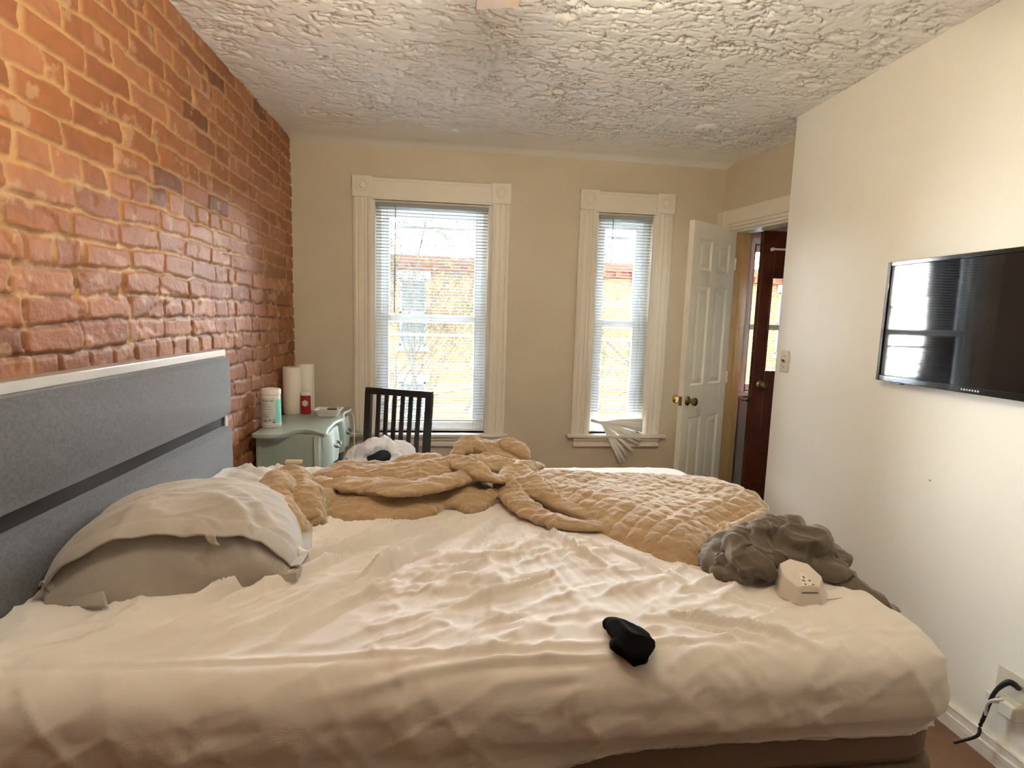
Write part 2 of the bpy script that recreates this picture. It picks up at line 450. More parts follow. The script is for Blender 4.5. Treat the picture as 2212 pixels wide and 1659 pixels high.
# ---- window wall with its two openings, hall window opening further right
OP1 = (-0.507, 0.267, 0.605, 2.165)
OP2 = (1.005, 1.418, 0.605, 2.158)
OP3 = (2.17, 2.75, 0.93, 2.0)
def wall_far():
    mb = MB(); T = 0.15
    xs = [XL - 0.2, OP1[0], OP1[1], OP2[0], OP2[1], 1.99]
    Y0, Y1 = YF, YF + T
    mb.box(xs[0], xs[1], Y0, Y1, -0.02, ZC + 0.06)
    mb.box(xs[1], xs[2], Y0, Y1, -0.02, OP1[2]); mb.box(xs[1], xs[2], Y0, Y1, OP1[3], ZC + 0.06)
    mb.box(xs[2], xs[3], Y0, Y1, -0.02, ZC + 0.06)
    mb.box(xs[3], xs[4], Y0, Y1, -0.02, OP2[2]); mb.box(xs[3], xs[4], Y0, Y1, OP2[3], ZC + 0.06)
    mb.box(xs[4], xs[5], Y0, Y1, -0.02, ZC + 0.06)
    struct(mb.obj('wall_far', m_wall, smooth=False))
    mb = MB()
    mb.box(1.99, OP3[0], Y0, Y1, -0.02, ZC + 0.06); mb.box(OP3[1], 3.6, Y0, Y1, -0.02, ZC + 0.06)
    mb.box(OP3[0], OP3[1], Y0, Y1, -0.02, OP3[2]); mb.box(OP3[0], OP3[1], Y0, Y1, OP3[3], ZC + 0.06)
    struct(mb.obj('wall_hall_far', m_hallw, smooth=False))
wall_far()
# right wall ends at an outside corner; the wall with the door runs on at a slight angle behind it
YC = 2.85
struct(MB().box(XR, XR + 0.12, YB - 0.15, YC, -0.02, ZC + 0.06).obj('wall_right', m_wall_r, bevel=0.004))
struct(MB().box(XL - 0.2, 3.6, YB - 0.15, YB, -0.02, ZC + 0.15).obj('wall_near', M('wall_near_paint', (0.30, 0.26, 0.21), 0.7)))
struct(MB().box(3.5, 3.6, YB, YF + 0.15, -0.02, ZC + 0.15).obj('wall_hall_right', m_hallw))
# angled wall frame: t runs along the wall from the far corner toward the viewer, n points out to the hall
A0 = Vector((1.926, 3.78, 0)); TD = Vector((0.2126, -1, 0)).normalized(); ND = Vector((1, 0.2126, 0)).normalized()
MA = Matrix(((TD.x, ND.x, 0, A0.x), (TD.y, ND.y, 0, A0.y), (0, 0, 1, 0), (0, 0, 0, 1)))
DO0, DO1, DOZ = 0.13, 0.95, 2.065     # door opening along t
mb = MB(); TH = 0.11
mb.box(-0.02, DO0, 0, TH, -0.02, ZC + 0.06, MA); mb.box(DO1, 1.25, 0, TH, -0.02, ZC + 0.06, MA)
mb.box(DO0, DO1, 0, TH, DOZ, ZC + 0.06, MA)
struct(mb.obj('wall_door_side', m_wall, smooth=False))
mb = MB(); mb.box(XR + 0.06, 2.3, YC - 0.35, YC - 0.25, -0.02, ZC + 0.06)
struct(mb.obj('wall_return', m_wall_r))

# ---- door casing with head moulding
t1 = sempty('trim_1', (A0.x, A0.y, 0))
mb = MB()
mb.box(-0.015, 1.1, -0.028, 0.0, DOZ + 0.012, 2.205, MA)
mb.obj('head_board', m_trim, t1, bevel=0.006)
mb = MB()
for k, (a, b, z0, z1) in enumerate(((0.10, 1.1, DOZ - 0.004, DOZ + 0.012), (0.10, 1.1, DOZ + 0.018, DOZ + 0.03), (0.10, 1.1, DOZ + 0.04, DOZ + 0.05))):
    mb.box(a, b, -0.034 - 0.004 * k, 0.0, z0, z1, MA)
mb.obj('head_moulding', m_trim, t1, bevel=0.003)
MB().box(-0.03, 0.055, -0.042, 0.0, DOZ + 0.008, 2.205, MA).obj('corner_block', m_trim, t1, bevel=0.006)
mb = MB(); mb.box(0.005, 0.105, -0.02, 0.0, 0.0, DOZ, MA); mb.obj('side_board', m_trim, t1, bevel=0.004)
mb = MB()
mb.box(DO0, DO0 + 0.016, -0.005, TH + 0.01, 0.0, DOZ, MA)
mb.box(DO0, DO0 + 0.03, 0.045, 0.075, 0.0, DOZ, MA)
mb.obj('jamb', m_jamb, t1, bevel=0.002)
mb = MB(); mb.box(DO0, DO1, -0.005, TH + 0.01, DOZ - 0.016, DOZ, MA); mb.obj('head_jamb', m_trim, t1, bevel=0.002)
mb = MB(); mb.box(DO0 - 0.05, DO0 + 0.004, TH, TH + 0.025, 0.0, DOZ + 0.05, MA); mb.obj('hall_side_board', m_trim, t1, bevel=0.002)

# ---- six-panel door, open into the room
def six_panel(name, L, Rr, top, mat):
    """door leaf from free edge L to hinge edge R (xy)"""
    L = Vector((*L, 0)); Rr = Vector((*Rr, 0))
    w = (Rr - L).length; dx = (Rr - L).normalized(); dy = Vector((-dx.y, dx.x, 0))
    Mx = Matrix(((dx.x, dy.x, 0, L.x), (dx.y, dy.y, 0, L.y), (0, 0, 1, 0), (0, 0, 0, 1)))
    root = sempty(name, (L.x, L.y, 0))
    T = 0.036; z0 = 0.012
    mb = MB(); H_ = top
    st = w * 0.145; mid = w * 0.13
    cols = [(st, (w - mid) / 2), ((w + mid) / 2, w - st)]
    rows = [(0.24, 0.80), (1.02, 1.62), (1.72, H_ - 0.115)]
    rows = [(0.22, 0.80), (1.015, 1.655), (1.76, H_ - 0.105)]
    # stiles and rails
    mb.box(0, cols[0][0], 0, T, z0, H_, Mx); mb.box(cols[0][1], cols[1][0], 0, T, z0, H_, Mx); mb.box(cols[1][1], w, 0, T, z0, H_, Mx)
    zs = [z0] + [v for r in rows for v in r] + [H_]
    for c in cols:
        for k in range(0, len(zs), 2): mb.box(c[0], c[1], 0, T, zs[k], zs[k + 1], Mx)
    mb.obj('leaf_frame', mat, root, smooth=False, bevel=0.0015)
    for c in cols:
        for r in rows:
            q = MB()
            i = 0.012; g = 0.009
            # sloped sticking around a raised field, both faces
            for side in (0, 1):
                yo = (lambda d: d if side == 0 else T - d)
                rings = [(0, 0.0005), (i, g), (i + 0.012, g), (i + 0.032, 0.004)]
                V = []
                for (ins, dep) in rings:
                    for (xx, zz) in ((c[0] + ins, r[0] + ins), (c[1] - ins, r[0] + ins), (c[1] - ins, r[1] - ins), (c[0] + ins, r[1] - ins)):
                        V.append(Mx @ Vector((xx, yo(dep), zz)))
                Fq = [(4 * a + b, 4 * a + (b + 1) % 4, 4 * a + 4 + (b + 1) % 4, 4 * a + 4 + b) for a in range(3) for b in range(4)]
                Fq.append((12, 13, 14, 15)); q.add(V, Fq)
            q.obj('panel', mat, root, smooth=False)
    # knobs on both faces with roses, latch on the edge
    for side in (-1, 1):
        kx, kz = 0.055, 0.915
        base = Mx @ Vector((kx, 0 if side < 0 else T, kz))
        d = dy * side
        rot = Vector((0, 0, 1)).rotation_difference(d).to_matrix()
        q = MB().lathe([(0.001, 0), (0.031, 0.0), (0.031, 0.003), (0.022, 0.010), (0.012, 0.014), (0.0105, 0.028), (0.013, 0.032), (0.024, 0.040), (0.0275, 0.052), (0.026, 0.060), (0.018, 0.065), (0.001, 0.066)], c=base, n=28, M_=rot)
        q.obj('knob', m_brass if side > 0 else m_brassd, root)
    MB().box(-0.001, 0.002, T / 2 - 0.011, T / 2 + 0.011, 0.885, 0.945, Mx).obj('latch_plate', m_brassd, root)
    mb = MB()
    for hz in (0.25, 1.05, 1.83):
        mb.tube([Mx @ Vector((w + 0.002, -0.004, hz - 0.04)), Mx @ Vector((w + 0.002, -0.004, hz + 0.04))], 0.006, 10)
    mb.obj('hinge', m_trim, root)
    return root
six_panel('door_1', (1.507, 3.322), (1.950, 3.622), 2.058, m_doorw)

# ---- windows
def casing_profile(mb, x0, x1, z0, z1, y, flip=False):
    """fluted vertical casing board"""
    w = x1 - x0
    prof = [(0, 0.0), (0, 0.016), (0.10, 0.022), (0.16, 0.022), (0.19, 0.014), (0.24, 0.014), (0.27, 0.020), (0.45, 0.020), (0.48, 0.013), (0.54, 0.013), (0.57, 0.020), (0.70, 0.020), (0.74, 0.026), (0.86, 0.028), (0.93, 0.022), (1.0, 0.018), (1.0, 0.0)]
    V = []
    for z in (z0, z1):
        for a, d in prof:
            xx = x0 + a * w if not flip else x1 - a * w
            V.append((xx, y - d, z))
    n = len(prof)
    mb.add(V, [(i, i + 1, n + i + 1, n + i) for i in range(n - 1)] + [tuple(range(n)), tuple(range(n, 2 * n))])
def ring_boxes(q, x0, x1, z0, z1, y0, y1, wl, wt, wb_):
    q.box(x0, x0 + wl, y0, y1, z0, z1); q.box(x1 - wl, x1, y0, y1, z0, z1)
    q.box(x0 + wl, x1 - wl, y0, y1, z1 - wt, z1); q.box(x0 + wl, x1 - wl, y0, y1, z0, z0 + wb_)
    return q
def make_window(name, op, cas, headz, stool, apron):
    x0, x1, z0, z1 = op
    root = sempty(name, ((x0 + x1) / 2, YF, z0))
    y = YF
    for (a, b, fl) in ((cas[0], x0 + 0.002, False), (x1 - 0.002, cas[1], True)):
        q = MB(); casing_profile(q, a, b, z0 + 0.0, headz - 0.13, y, fl)
        q.obj('casing', m_trim, root, smooth=False)
    # head board with a small cap line
    q = MB(); q.box(cas[0] + 0.1, cas[1] - 0.1, y - 0.020, y, z1, headz - 0.006)
    q.box(cas[0] + 0.1, cas[1] - 0.1, y - 0.026, y, z1 + 0.0, z1 + 0.018)
    q.box(cas[0] + 0.1, cas[1] - 0.1, y - 0.024, y, headz - 0.026, headz - 0.006)
    q.obj('head_board', m_trim, root, bevel=0.003, smooth=False)
    for cx in (cas[0] - 0.004, cas[1] - 0.126):
        q = MB(); q.box(cx, cx + 0.13, y - 0.032, y, headz - 0.132, headz)
        c = (cx + 0.065, y - 0.032, headz - 0.060)
        q.lathe([(0.001, 0.004), (0.040, 0.004), (0.040, -0.002), (0.034, -0.006), (0.028, -0.001), (0.022, -0.001), (0.019, -0.006), (0.010, -0.009), (0.001, -0.010)], c=c, n=28, axis='Y')
        q.obj('corner_block', m_trim, root, bevel=0.002)
    for cx in (cas[0] + 0.052, cas[1] - 0.062):
        MB().lathe([(0.001, 0), (0.007, 0), (0.006, -0.006), (0.001, -0.008)], c=(cx, y - 0.02, headz - 0.148), n=12, axis='Y').obj('plaster_knob', m_trim, root)
    # stool and apron
    q = MB(); q.box(stool[0], stool[1], y - 0.062, y, z0 - 0.024, z0); q.box(x0, x1, y - 0.01, y + 0.12, z0 - 0.024, z0)
    q.obj('window_stool', m_trim, root, bevel=0.006)
    q = MB()
    q.box(apron[0], apron[1], y - 0.022, y, z0 - 0.100, z0 - 0.024); q.box(apron[0] - 0.004, apron[1] + 0.004, y - 0.040, y, z0 - 0.048, z0 - 0.024)
    q.box(apron[0] - 0.004, apron[1] + 0.004, y - 0.036, y, z0 - 0.092, z0 - 0.070)
    q.obj('apron', m_trim, root, bevel=0.005)
    # jamb liner
    q = MB()
    q.box(x0 - 0.001, x0 + 0.012, y - 0.012, y + 0.13, z0, z1); q.box(x1 - 0.012, x1 + 0.001, y - 0.012, y + 0.13, z0, z1); q.box(x0, x1, y - 0.002, y + 0.13, z1 - 0.012, z1 + 0.001)
    q.obj('jamb_liner', m_trim, root, bevel=0.002)
    # vinyl sashes: frame members proud of each other
    fx0, fx1 = x0 + 0.012, x1 - 0.012
    zm = 1.39
    q = MB(); fw = 0.034
    ring_boxes(q, fx0, fx1, z0 + 0.0005, z1 - 0.012, y + 0.055, y + 0.135, fw, fw, 0.02)
    q.obj('frame', m_vinyl, root, bevel=0.002)
    for nm, za, zb, yy in (('upper_sash', zm - 0.02, z1 - 0.045, y + 0.098), ('lower_sash', z0 + 0.02, zm + 0.03, y + 0.064)):
        a0, a1 = fx0 + fw, fx1 - fw; sw = 0.046
        q = MB()
        ring_boxes(q, a0 + 0.001, a1 - 0.001, za, zb, yy, yy + 0.03, sw, 0.045, 0.045)
        s_ = q.obj(nm, m_vinyl, root, bevel=0.003)
        g = MB().box(a0 + sw, a1 - sw, yy + 0.013, yy + 0.016, za + 0.045, zb - 0.045).obj('pane', m_gl, s_)
    # screen / storm rail seen through the glass
    q = MB(); q.box(fx0 + fw, fx1 - fw, y + 0.132, y + 0.14, z1 - 0.155, z1 - 0.135); q.box(fx0 + fw, fx1 - fw, y + 0.132, y + 0.14, zm - 0.115, zm - 0.095)
    q.obj('storm_rail', m_vinyl, root)
    return root
make_window('window_1', OP1, (-0.636, 0.397), 2.308, (-0.672, 0.425), (-0.625, 0.388))
make_window('window_2', OP2, (0.882, 1.548), 2.303, (0.847, 1.580), (0.902, 1.535))
# hall window, simpler
w3 = sempty('window_3', (2.45, YF, 0.93))
q = MB()
x0, x1, z0, z1 = OP3
q.box(x0 - 0.09, x0, YF - 0.02, YF, z0 - 0.05, z1 + 0.12); q.box(x1, x1 + 0.09, YF - 0.02, YF, z0 - 0.05, z1 + 0.12)
q.box(x0 - 0.09, x1 + 0.09, YF - 0.022, YF, z1, z1 + 0.12); q.box(x0 - 0.12, x1 + 0.12, YF - 0.05, YF, z0 - 0.03, z0)
q.obj('casing', m_vinyl, w3, bevel=0.003)
q = MB()
for (a, b, c, d) in ((x0, x0 + 0.05, z0, z1), (x1 - 0.05, x1, z0, z1), (x0, x1, z1 - 0.05, z1), (x0, x1, z0, z0 + 0.05), (x0, x1, 1.385, 1.425)):
    q.box(a, b, YF + 0.05, YF + 0.09, c, d)
q.obj('frame', m_vinyl, w3, bevel=0.003)
MB().box(x0 + 0.05, x1 - 0.05, YF + 0.066, YF + 0.07, z0 + 0.05, z1 - 0.05).obj('pane', m_gl, w3)

# ---- dark door in the hall, standing open
d2 = sempty('door_2', (2.07, 3.5, 0))
q = MB(); yd = 3.50; xa, xb = 2.078, 2.86; px0, px1, pz0, pz1 = 2.163, 2.77, 1.11, 1.735
for (a, b, c, d) in ((xa, px0, 0.01, 2.045), (px1, xb, 0.01, 2.045), (px0, px1, pz1, 2.045), (px0, px1, 0.01, pz0)): q.box(a, b, yd, yd + 0.042, c, d)
q.obj('leaf_frame', m_dkdoor, d2, bevel=0.002)
MB().box(px0, px1, yd + 0.018, yd + 0.024, pz0, pz1).obj('pane', m_gl, d2)
q = MB()
for (a, b, c, d) in ((px0 - 0.012, px0, pz0 - 0.012, pz1 + 0.012), (px1, px1 + 0.012, pz0 - 0.012, pz1 + 0.012), (px0, px1, pz1, pz1 + 0.012), (px0, px1, pz0 - 0.012, pz0)): q.box(a, b, yd - 0.006, yd, c, d)
q.box(px0, px1, yd - 0.005, yd, 0.42, 0.80)
q.obj('glazing_bead', m_dkdoor, d2, bevel=0.003)
MB().lathe([(0.001, 0), (0.028, 0), (0.028, -0.004), (0.012, -0.010), (0.010, -0.028), (0.022, -0.036), (0.027, -0.048), (0.020, -0.060), (0.001, -0.063)], c=(2.135, yd, 1.015), n=24, axis='Y').obj('knob', m_brassd, d2)
q = MB(); q.lathe([(0.001, 0), (0.013, 0), (0.013, -0.012), (0.007, -0.02), (0.007, -0.026), (0.001, -0.027)], c=(2.14, yd, 1.925), n=16, axis='Y'); q.tube([(2.14, yd - 0.02, 1.925), (2.78, yd - 0.02, 1.925)], 0.0075, 12)
q.obj('curtain_rod', m_plast, d2)
q = MB(); q.tube([(xa, yd + 0.02, 0.90), (xa - 0.02, yd + 0.02, 0.90), (xa - 0.032, yd + 0.02, 0.902), (xa - 0.052, yd + 0.02, 0.90)], [0.007, 0.012, 0.004, 0.008], 10)
q.obj('bolt_pull', m_cable, d2)

# ---- baseboard, outlet side
bb = MB()
for (d, z0, z1) in ((0.014, 0.0, 0.035), (0.018, 0.035, 0.055), (0.012, 0.055, 0.078), (0.016, 0.078, 0.088)): bb.box(XR - d, XR, YB, YC, z0, z1)
bb.box(XR, XR + 0.12, YC, YC + 0.014, 0, 0.088)
struct(bb.obj('baseboard_right', m_trim, bevel=0.003))
bb = MB(); bb.box(XL, 1.93, YF - 0.016, YF, 0, 0.12); bb.box(XL, 1.93, YF - 0.02, YF, 0.10, 0.112)
struct(bb.obj('baseboard_far', m_trim, bevel=0.003))

# ================================================================== OUTDOORS
struct(MB().box(-60, 60, YF + 3, 70, -5.2, -5.0).obj('floor_street', m_street))
def far_building():
    root = thing('brick_building', 'sunlit orange brick building with red cornice across the street, seen through the windows', 'building', (0, 20, -5))
    FY = 20.0
    zt = 3.4
    wins = []
    for r, zb in enumerate((-3.55, 0.15)):
        for k in range(-3, 8):
            xc = -1.3 + k * 2.9
            wins.append((xc - 0.48, xc + 0.48, zb + 0.15, zb + 2.55))
    xs = sorted(set([-12, 24] + [w[0] for w in wins] + [w[1] for w in wins]))
    zs = sorted(set([-5, zt] + [w[2] for w in wins] + [w[3] for w in wins]))
    mb = MB()
    for i in range(len(xs) - 1):
        for j in range(len(zs) - 1):
            cx, cz = (xs[i] + xs[i + 1]) / 2, (zs[j] + zs[j + 1]) / 2
            if any(w[0] < cx < w[1] and w[2] < cz < w[3] for w in wins): continue
            mb.box(xs[i], xs[i + 1], FY, FY + 0.4, zs[j], zs[j + 1])
    mb.obj('brick_front', m_fac, root, smooth=False)
    MB().box(-12, 24, FY + 0.4, FY + 9, -5, zt).obj('body', m_fac, root, smooth=False)
    mb = MB(); mb.box(-12.2, 24.2, FY - 0.45, FY + 0.2, 3.2, 3.5); mb.box(-12.2, 24.2, FY - 0.3, FY + 0.2, 2.98, 3.2)
    for k in range(60): mb.box(-12 + k * 0.6, -11.78 + k * 0.6, FY - 0.42, FY, 3.0, 3.2)
    mb.obj('cornice', m_corn, root)
    for (a, b, c, d) in wins:
        mb = MB()
        mb.box(a - 0.15, b + 0.15, FY - 0.08, FY, d, d + 0.28); mb.box(a - 0.12, b + 0.12, FY - 0.1, FY + 0.1, c - 0.16, c)
        mb.box(a, a + 0.08, FY + 0.08, FY + 0.2, c, d); mb.box(b - 0.08, b, FY + 0.08, FY + 0.2, c, d); mb.box(a, b, FY + 0.08, FY + 0.2, d - 0.08, d)
        mb.box(a, b, FY + 0.08, FY + 0.2, (c + d) / 2 - 0.04, (c + d) / 2 + 0.04); mb.box(a, b, FY + 0.08, FY + 0.2, c, c + 0.08)
        fr = mb.obj('window_frame', m_stone, root, smooth=False)
        MB().box(a + 0.08, b - 0.08, FY + 0.14, FY + 0.16, c + 0.08, d - 0.08).obj('pane', m_darkglass, fr)
far_building()
def tree(loc, lean, seed, label, h0):
    rnd = random.Random(seed)
    root = thing('bare_tree', label, 'tree', loc, None)
    mb = MB(); tips = []
    def grow(p, d, L, r, depth):
        n = 3
        pts = [p]; rs = [r]
        dd = d.copy()
        for i in range(n):
            dd = (dd + Vector((rnd.uniform(-1, 1), rnd.uniform(-0.6, 0.6), rnd.uniform(-0.5, 0.8))) * 0.22).normalized()
            pts.append(pts[-1] + dd * L / n); rs.append(r * (1 - 0.35 * (i + 1) / n))
        mb.tube(pts, [max(r_, 0.0042) for r_ in rs], 4 if depth > 2 else 8, cap=False)
        if depth >= 7: tips.append(pts[-1]); return
        k = 3 if depth < 6 else 2
        for c in range(k):
            q = pts[-1] if c == 0 else pts[1 + rnd.randrange(n)]
            a = Vector((rnd.uniform(-1, 1), rnd.uniform(-0.7, 0.7), rnd.uniform(-0.6, 0.9)))
            nd = (dd + a * (0.85 if c else 0.4)).normalized()
            grow(q, nd, L * rnd.uniform(0.62, 0.85), rs[-1] * rnd.uniform(0.55, 0.8), depth + 1)
            if depth > 5: tips.append(q)
    grow(Vector(loc), Vector(lean).normalized(), h0, 0.13, 0)
    mb.obj('branches', m_bark, root)
    lf = MB()
    for t in tips:
        for _ in range(1):
            c = t + Vector((rnd.uniform(-1, 1), rnd.uniform(-1, 1), rnd.uniform(-1, 1))) * 0.12
            a = Vector((rnd.uniform(-1, 1), rnd.uniform(-1, 1), rnd.uniform(-1, 1))).normalized() * 0.035
            b = a.cross(Vector((rnd.uniform(-1, 1), rnd.uniform(-1, 1), 1))).normalized() * 0.022
            lf.add([c - a, c + b, c + a, c - b], [(0, 1, 2, 3)])
    o = lf.obj('young_leaves', m_leaf, root, smooth=False); o['kind'] = 'stuff'
tree((0.3, 10.0, -5.0), (0.02, 0, 1), 3, 'bare-branched budding tree in front of the wider window', 3.6)
tree((4.2, 10.5, -5.0), (-0.03, 0, 1), 11, 'bare-branched budding tree in front of the narrow window', 3.6)
tree((-2.6, 11.5, -5.0), (0.10, 0, 1), 23, 'bare-branched budding tree farthest left outside the windows', 3.4)

# ================================================================== BED
# bed frame and headboard
BX0, BX1, BY0, BY1 = -0.862, 1.035, 0.865, 2.245
MZ = 0.80
bed = thing('bed_frame', 'bed with grey upholstered headboard in silver frame against the brick wall', 'bed', (-0.9, 1.55, 0))
q = MB()
HY0, HY1 = 0.84, 2.287
q.box(-0.93, -0.885, HY0, HY1, 1.235, 1.262)
q.obj('top_rail', m_metal, bed, bevel=0.003)
for y0, y1 in ((HY0, HY0 + 0.028), (HY1 - 0.026, HY1)):
    MB().box(-0.93, -0.885, y0, y1, 0.0, 1.235).obj('headboard_post', m_metal, bed, bevel=0.003)
MB().box(-0.925, -0.893, HY0 + 0.028, HY1 - 0.026, 0.955, 1.0).obj('middle_rail', m_railg, bed, bevel=0.003)
def rpanel(y0, y1, z0, z1, r, x0, x1):
    pts = []
    for (cy, cz, a0) in ((y1 - r, z1 - r, 0), (y0 + r, z1 - r, 90), (y0 + r, z0 + r, 180), (y1 - r, z0 + r, 270)):
        for k in range(7):
            a = math.radians(a0 + 15 * k); pts.append((cy + r * math.cos(a), cz + r * math.sin(a)))
    n = len(pts); V = []
    for x, s in ((x0, 1), (x1 - 0.012, 1), (x1 - 0.003, 0.0), (x1, -1)):
        ins = {1: 0, 0.0: 0.003, -1: 0.012}[s]
        cy, cz = (y0 + y1) / 2, (z0 + z1) / 2
        for (a, b) in pts:
            V.append((x, a - math.copysign(min(ins, abs(a - cy)), a - cy), b - math.copysign(min(ins, abs(b - cz)), b - cz)))
    mb = MB()
    mb.add(V, [(i * n + j, i * n + (j + 1) % n, (i + 1) * n + (j + 1) % n, (i + 1) * n + j) for i in range(3) for j in range(n)] + [tuple(range(n)), tuple(range(3 * n, 4 * n))])
    return mb
rpanel(HY0 + 0.008, HY1 - 0.003, 1.000, 1.236, 0.035, -0.925, -0.866).obj('upholstered_panel', m_headf, bed)
rpanel(HY0 + 0.008, HY1 - 0.003, 0.52, 0.957, 0.035, -0.925, -0.866).obj('upholstered_panel', m_headf, bed)
q = MB()
q.box(-0.885, 1.0, 0.90, 0.93, 0.22, 0.30); q.box(-0.885, 1.0, 2.18, 2.21, 0.22, 0.30); q.box(0.97, 1.0, 0.93, 2.18, 0.22, 0.30)
for k in range(9): q.box(-0.80 + k * 0.21, -0.73 + k * 0.21, 0.93, 2.18, 0.285, 0.30)
q.obj('base_frame', m_railg, bed, bevel=0.002)
for (x, y) in ((0.96, 0.92), (0.96, 2.15), (0.05, 0.92), (0.05, 2.15)): MB().box(x, x + 0.04, y, y + 0.04, 0.0, 0.22).obj('leg', m_railg, bed)

def rrect_sdf(X, Y, x0, x1, y0, y1, r):
    cx, cy = (x0 + x1) / 2, (y0 + y1) / 2
    hx, hy = (x1 - x0) / 2 - r, (y1 - y0) / 2 - r
    dx, dy = np.abs(X - cx) - hx, np.abs(Y - cy) - hy
    ox, oy = np.maximum(dx, 0), np.maximum(dy, 0)
    out = np.sqrt(ox ** 2 + oy ** 2)
    d = out + np.minimum(np.maximum(dx, dy), 0) - r
    # outward direction
    gx = np.where((dx > 0) & (dy > 0), ox / np.maximum(out, 1e-9), np.where(dx > dy, 1.0, 0.0)) * np.sign(X - cx)
    gy = np.where((dx > 0) & (dy > 0), oy / np.maximum(out, 1e-9), np.where(dx > dy, 0.0, 1.0)) * np.sign(Y - cy)
    return d, gx, gy
# box spring under the mattress
bs = MB()
def rr_poly(x0, x1, y0, y1, r, n=6):
    P = []
    for (cx, cy, a0) in ((x1 - r, y1 - r, 0), (x0 + r, y1 - r, 90), (x0 + r, y0 + r, 180), (x1 - r, y0 + r, 270)):
        for k in range(n + 1):
            a = math.radians(a0 + 90 * k / n); P.append((cx + r * math.cos(a), cy + r * math.sin(a)))
    return P
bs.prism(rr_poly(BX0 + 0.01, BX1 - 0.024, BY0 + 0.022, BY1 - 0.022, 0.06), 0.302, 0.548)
tag(bs.obj('box_spring', m_box_shade, bevel=0.01), 'box spring under the mattress along the near side, shade painted in as dark brown', 'box spring')
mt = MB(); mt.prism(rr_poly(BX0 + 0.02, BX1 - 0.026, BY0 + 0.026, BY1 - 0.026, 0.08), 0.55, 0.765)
tag(mt.obj('mattress', m_box_shade, bevel=0.02), 'thick mattress under the fitted cream sheet', 'mattress')

# fitted sheet: one cloth surface over top and sides with tension folds
def seg_dist(X, Y, pts):
    """distance to a polyline and the arc parameter 0..1 of the nearest point"""
    best = np.full(X.shape, 1e9); par = np.zeros(X.shape); side = np.zeros(X.shape)
    L = [0.0]
    for a, b in zip(pts[:-1], pts[1:]): L.append(L[-1] + math.hypot(b[0] - a[0], b[1] - a[1]))
    for k, (a, b) in enumerate(zip(pts[:-1], pts[1:])):
        vx, vy = b[0] - a[0], b[1] - a[1]; l2 = vx * vx + vy * vy + 1e-12
        t = np.clip(((X - a[0]) * vx + (Y - a[1]) * vy) / l2, 0, 1)
        dx, dy = X - a[0] - t * vx, Y - a[1] - t * vy
        d = np.hypot(dx, dy)
        m = d < best
        best = np.where(m, d, best); par = np.where(m, (L[k] + t * math.sqrt(l2)) / L[-1], par)
        side = np.where(m, np.sign(vx * dy - vy * dx), side)
    return best, par, side
def smooth_poly(pts, m=5):
    P = [Vector((p[0], p[1], 0)) for p in pts]
    Q, _, _ = cr(P, [1.0] * len(P), [1.0] * len(P), m)
    return [(p.x, p.y) for p in Q]
SHEET_FOLDS = [  # measured fold lines on the bed top: image points, height, width
    ([(1062, 1103), (1000, 1140), (930, 1172), (860, 1212), (800, 1252), (740, 1300)], 0.016, 0.012),
    ([(1045, 1105), (980, 1125), (900, 1150), (800, 1180), (690, 1215), (600, 1242), (500, 1282), (400, 1320), (250, 1372), (100, 1420)], 0.017, 0.014),
    ([(1085, 1103), (1062, 1130), (1035, 1160), (1005, 1190)], 0.012, 0.012),
    ([(1030, 1112), (940, 1130), (860, 1140), (800, 1160), (720, 1186), (650, 1198)], 0.010, 0.012),
    ([(900, 1200), (820, 1235), (700, 1285), (600, 1335), (480, 1385), (380, 1420)], 0.010, 0.016),
    ([(850, 1265), (760, 1300), (680, 1340), (600, 1385), (540, 1412)], 0.008, 0.014),
    ([(1040, 1215), (990, 1235), (940, 1262)], 0.006, 0.008),
    ([(800, 1190), (700, 1230), (600, 1270), (480, 1315), (330, 1375)], 0.010, 0.013),
    ([(780, 1245), (660, 1290), (540, 1340), (400, 1395)], 0.008, 0.014),
    ([(720, 1120), (690, 1140), (655, 1150), (635, 1175)], 0.007, 0.010),
    ([(860, 1125), (790, 1140), (720, 1150), (650, 1160)], 0.008, 0.010),
    ([(760, 1165), (700, 1178), (640, 1190)], 0.007, 0.009),
    ([(700, 1195), (660, 1215), (630, 1240)], 0.008, 0.010),
    ([(1165, 1125), (1200, 1155), (1240, 1185), (1290, 1215), (1350, 1240)], 0.008, 0.010),
    ([(1230, 1145), (1290, 1178), (1360, 1205), (1430, 1240), (1500, 1270)], 0.007, 0.010),
    ([(1330, 1160), (1400, 1190), (1500, 1235), (1600, 1280)], 0.006, 0.009),
    ([(1450, 1330), (1540, 1345), (1630, 1362), (1720, 1385), (1800, 1402)], 0.010, 0.011),
    ([(1480, 1352), (1560, 1368), (1640, 1392), (1690, 1400)], -0.005, 0.010),
    ([(1540, 1290), (1620, 1310), (1700, 1335), (1760, 1350)], 0.005, 0.010),
    ([(1200, 1240), (1120, 1270), (1050, 1290), (960, 1320)], 0.007, 0.010),
    ([(1140, 1330), (1080, 1345), (1020, 1365)], 0.006, 0.009),
    ([(1320, 1418), (1100, 1425), (950, 1440), (800, 1465), (620, 1490)], 0.008, 0.010),
    ([(1280, 1440), (1160, 1448), (1040, 1458)], 0.006, 0.012),
    ([(520, 1000), (560, 1004), (610, 1016), (650, 1026)], 0.010, 0.012),
    ([(505, 1015), (550, 1020), (590, 1034)], 0.010, 0.011),
    ([(490, 1030), (530, 1036), (585, 1052)], 0.010, 0.012),
    ([(560, 990), (620, 1002), (690, 1010)], 0.010, 0.013),
    ([(475, 1046), (520, 1052), (570, 1064)], 0.008, 0.012),
    ([(640, 996), (690, 1000), (740, 1004)], 0.006, 0.012),
    ([(455, 1058), (500, 1066)], 0.006, 0.010),
]
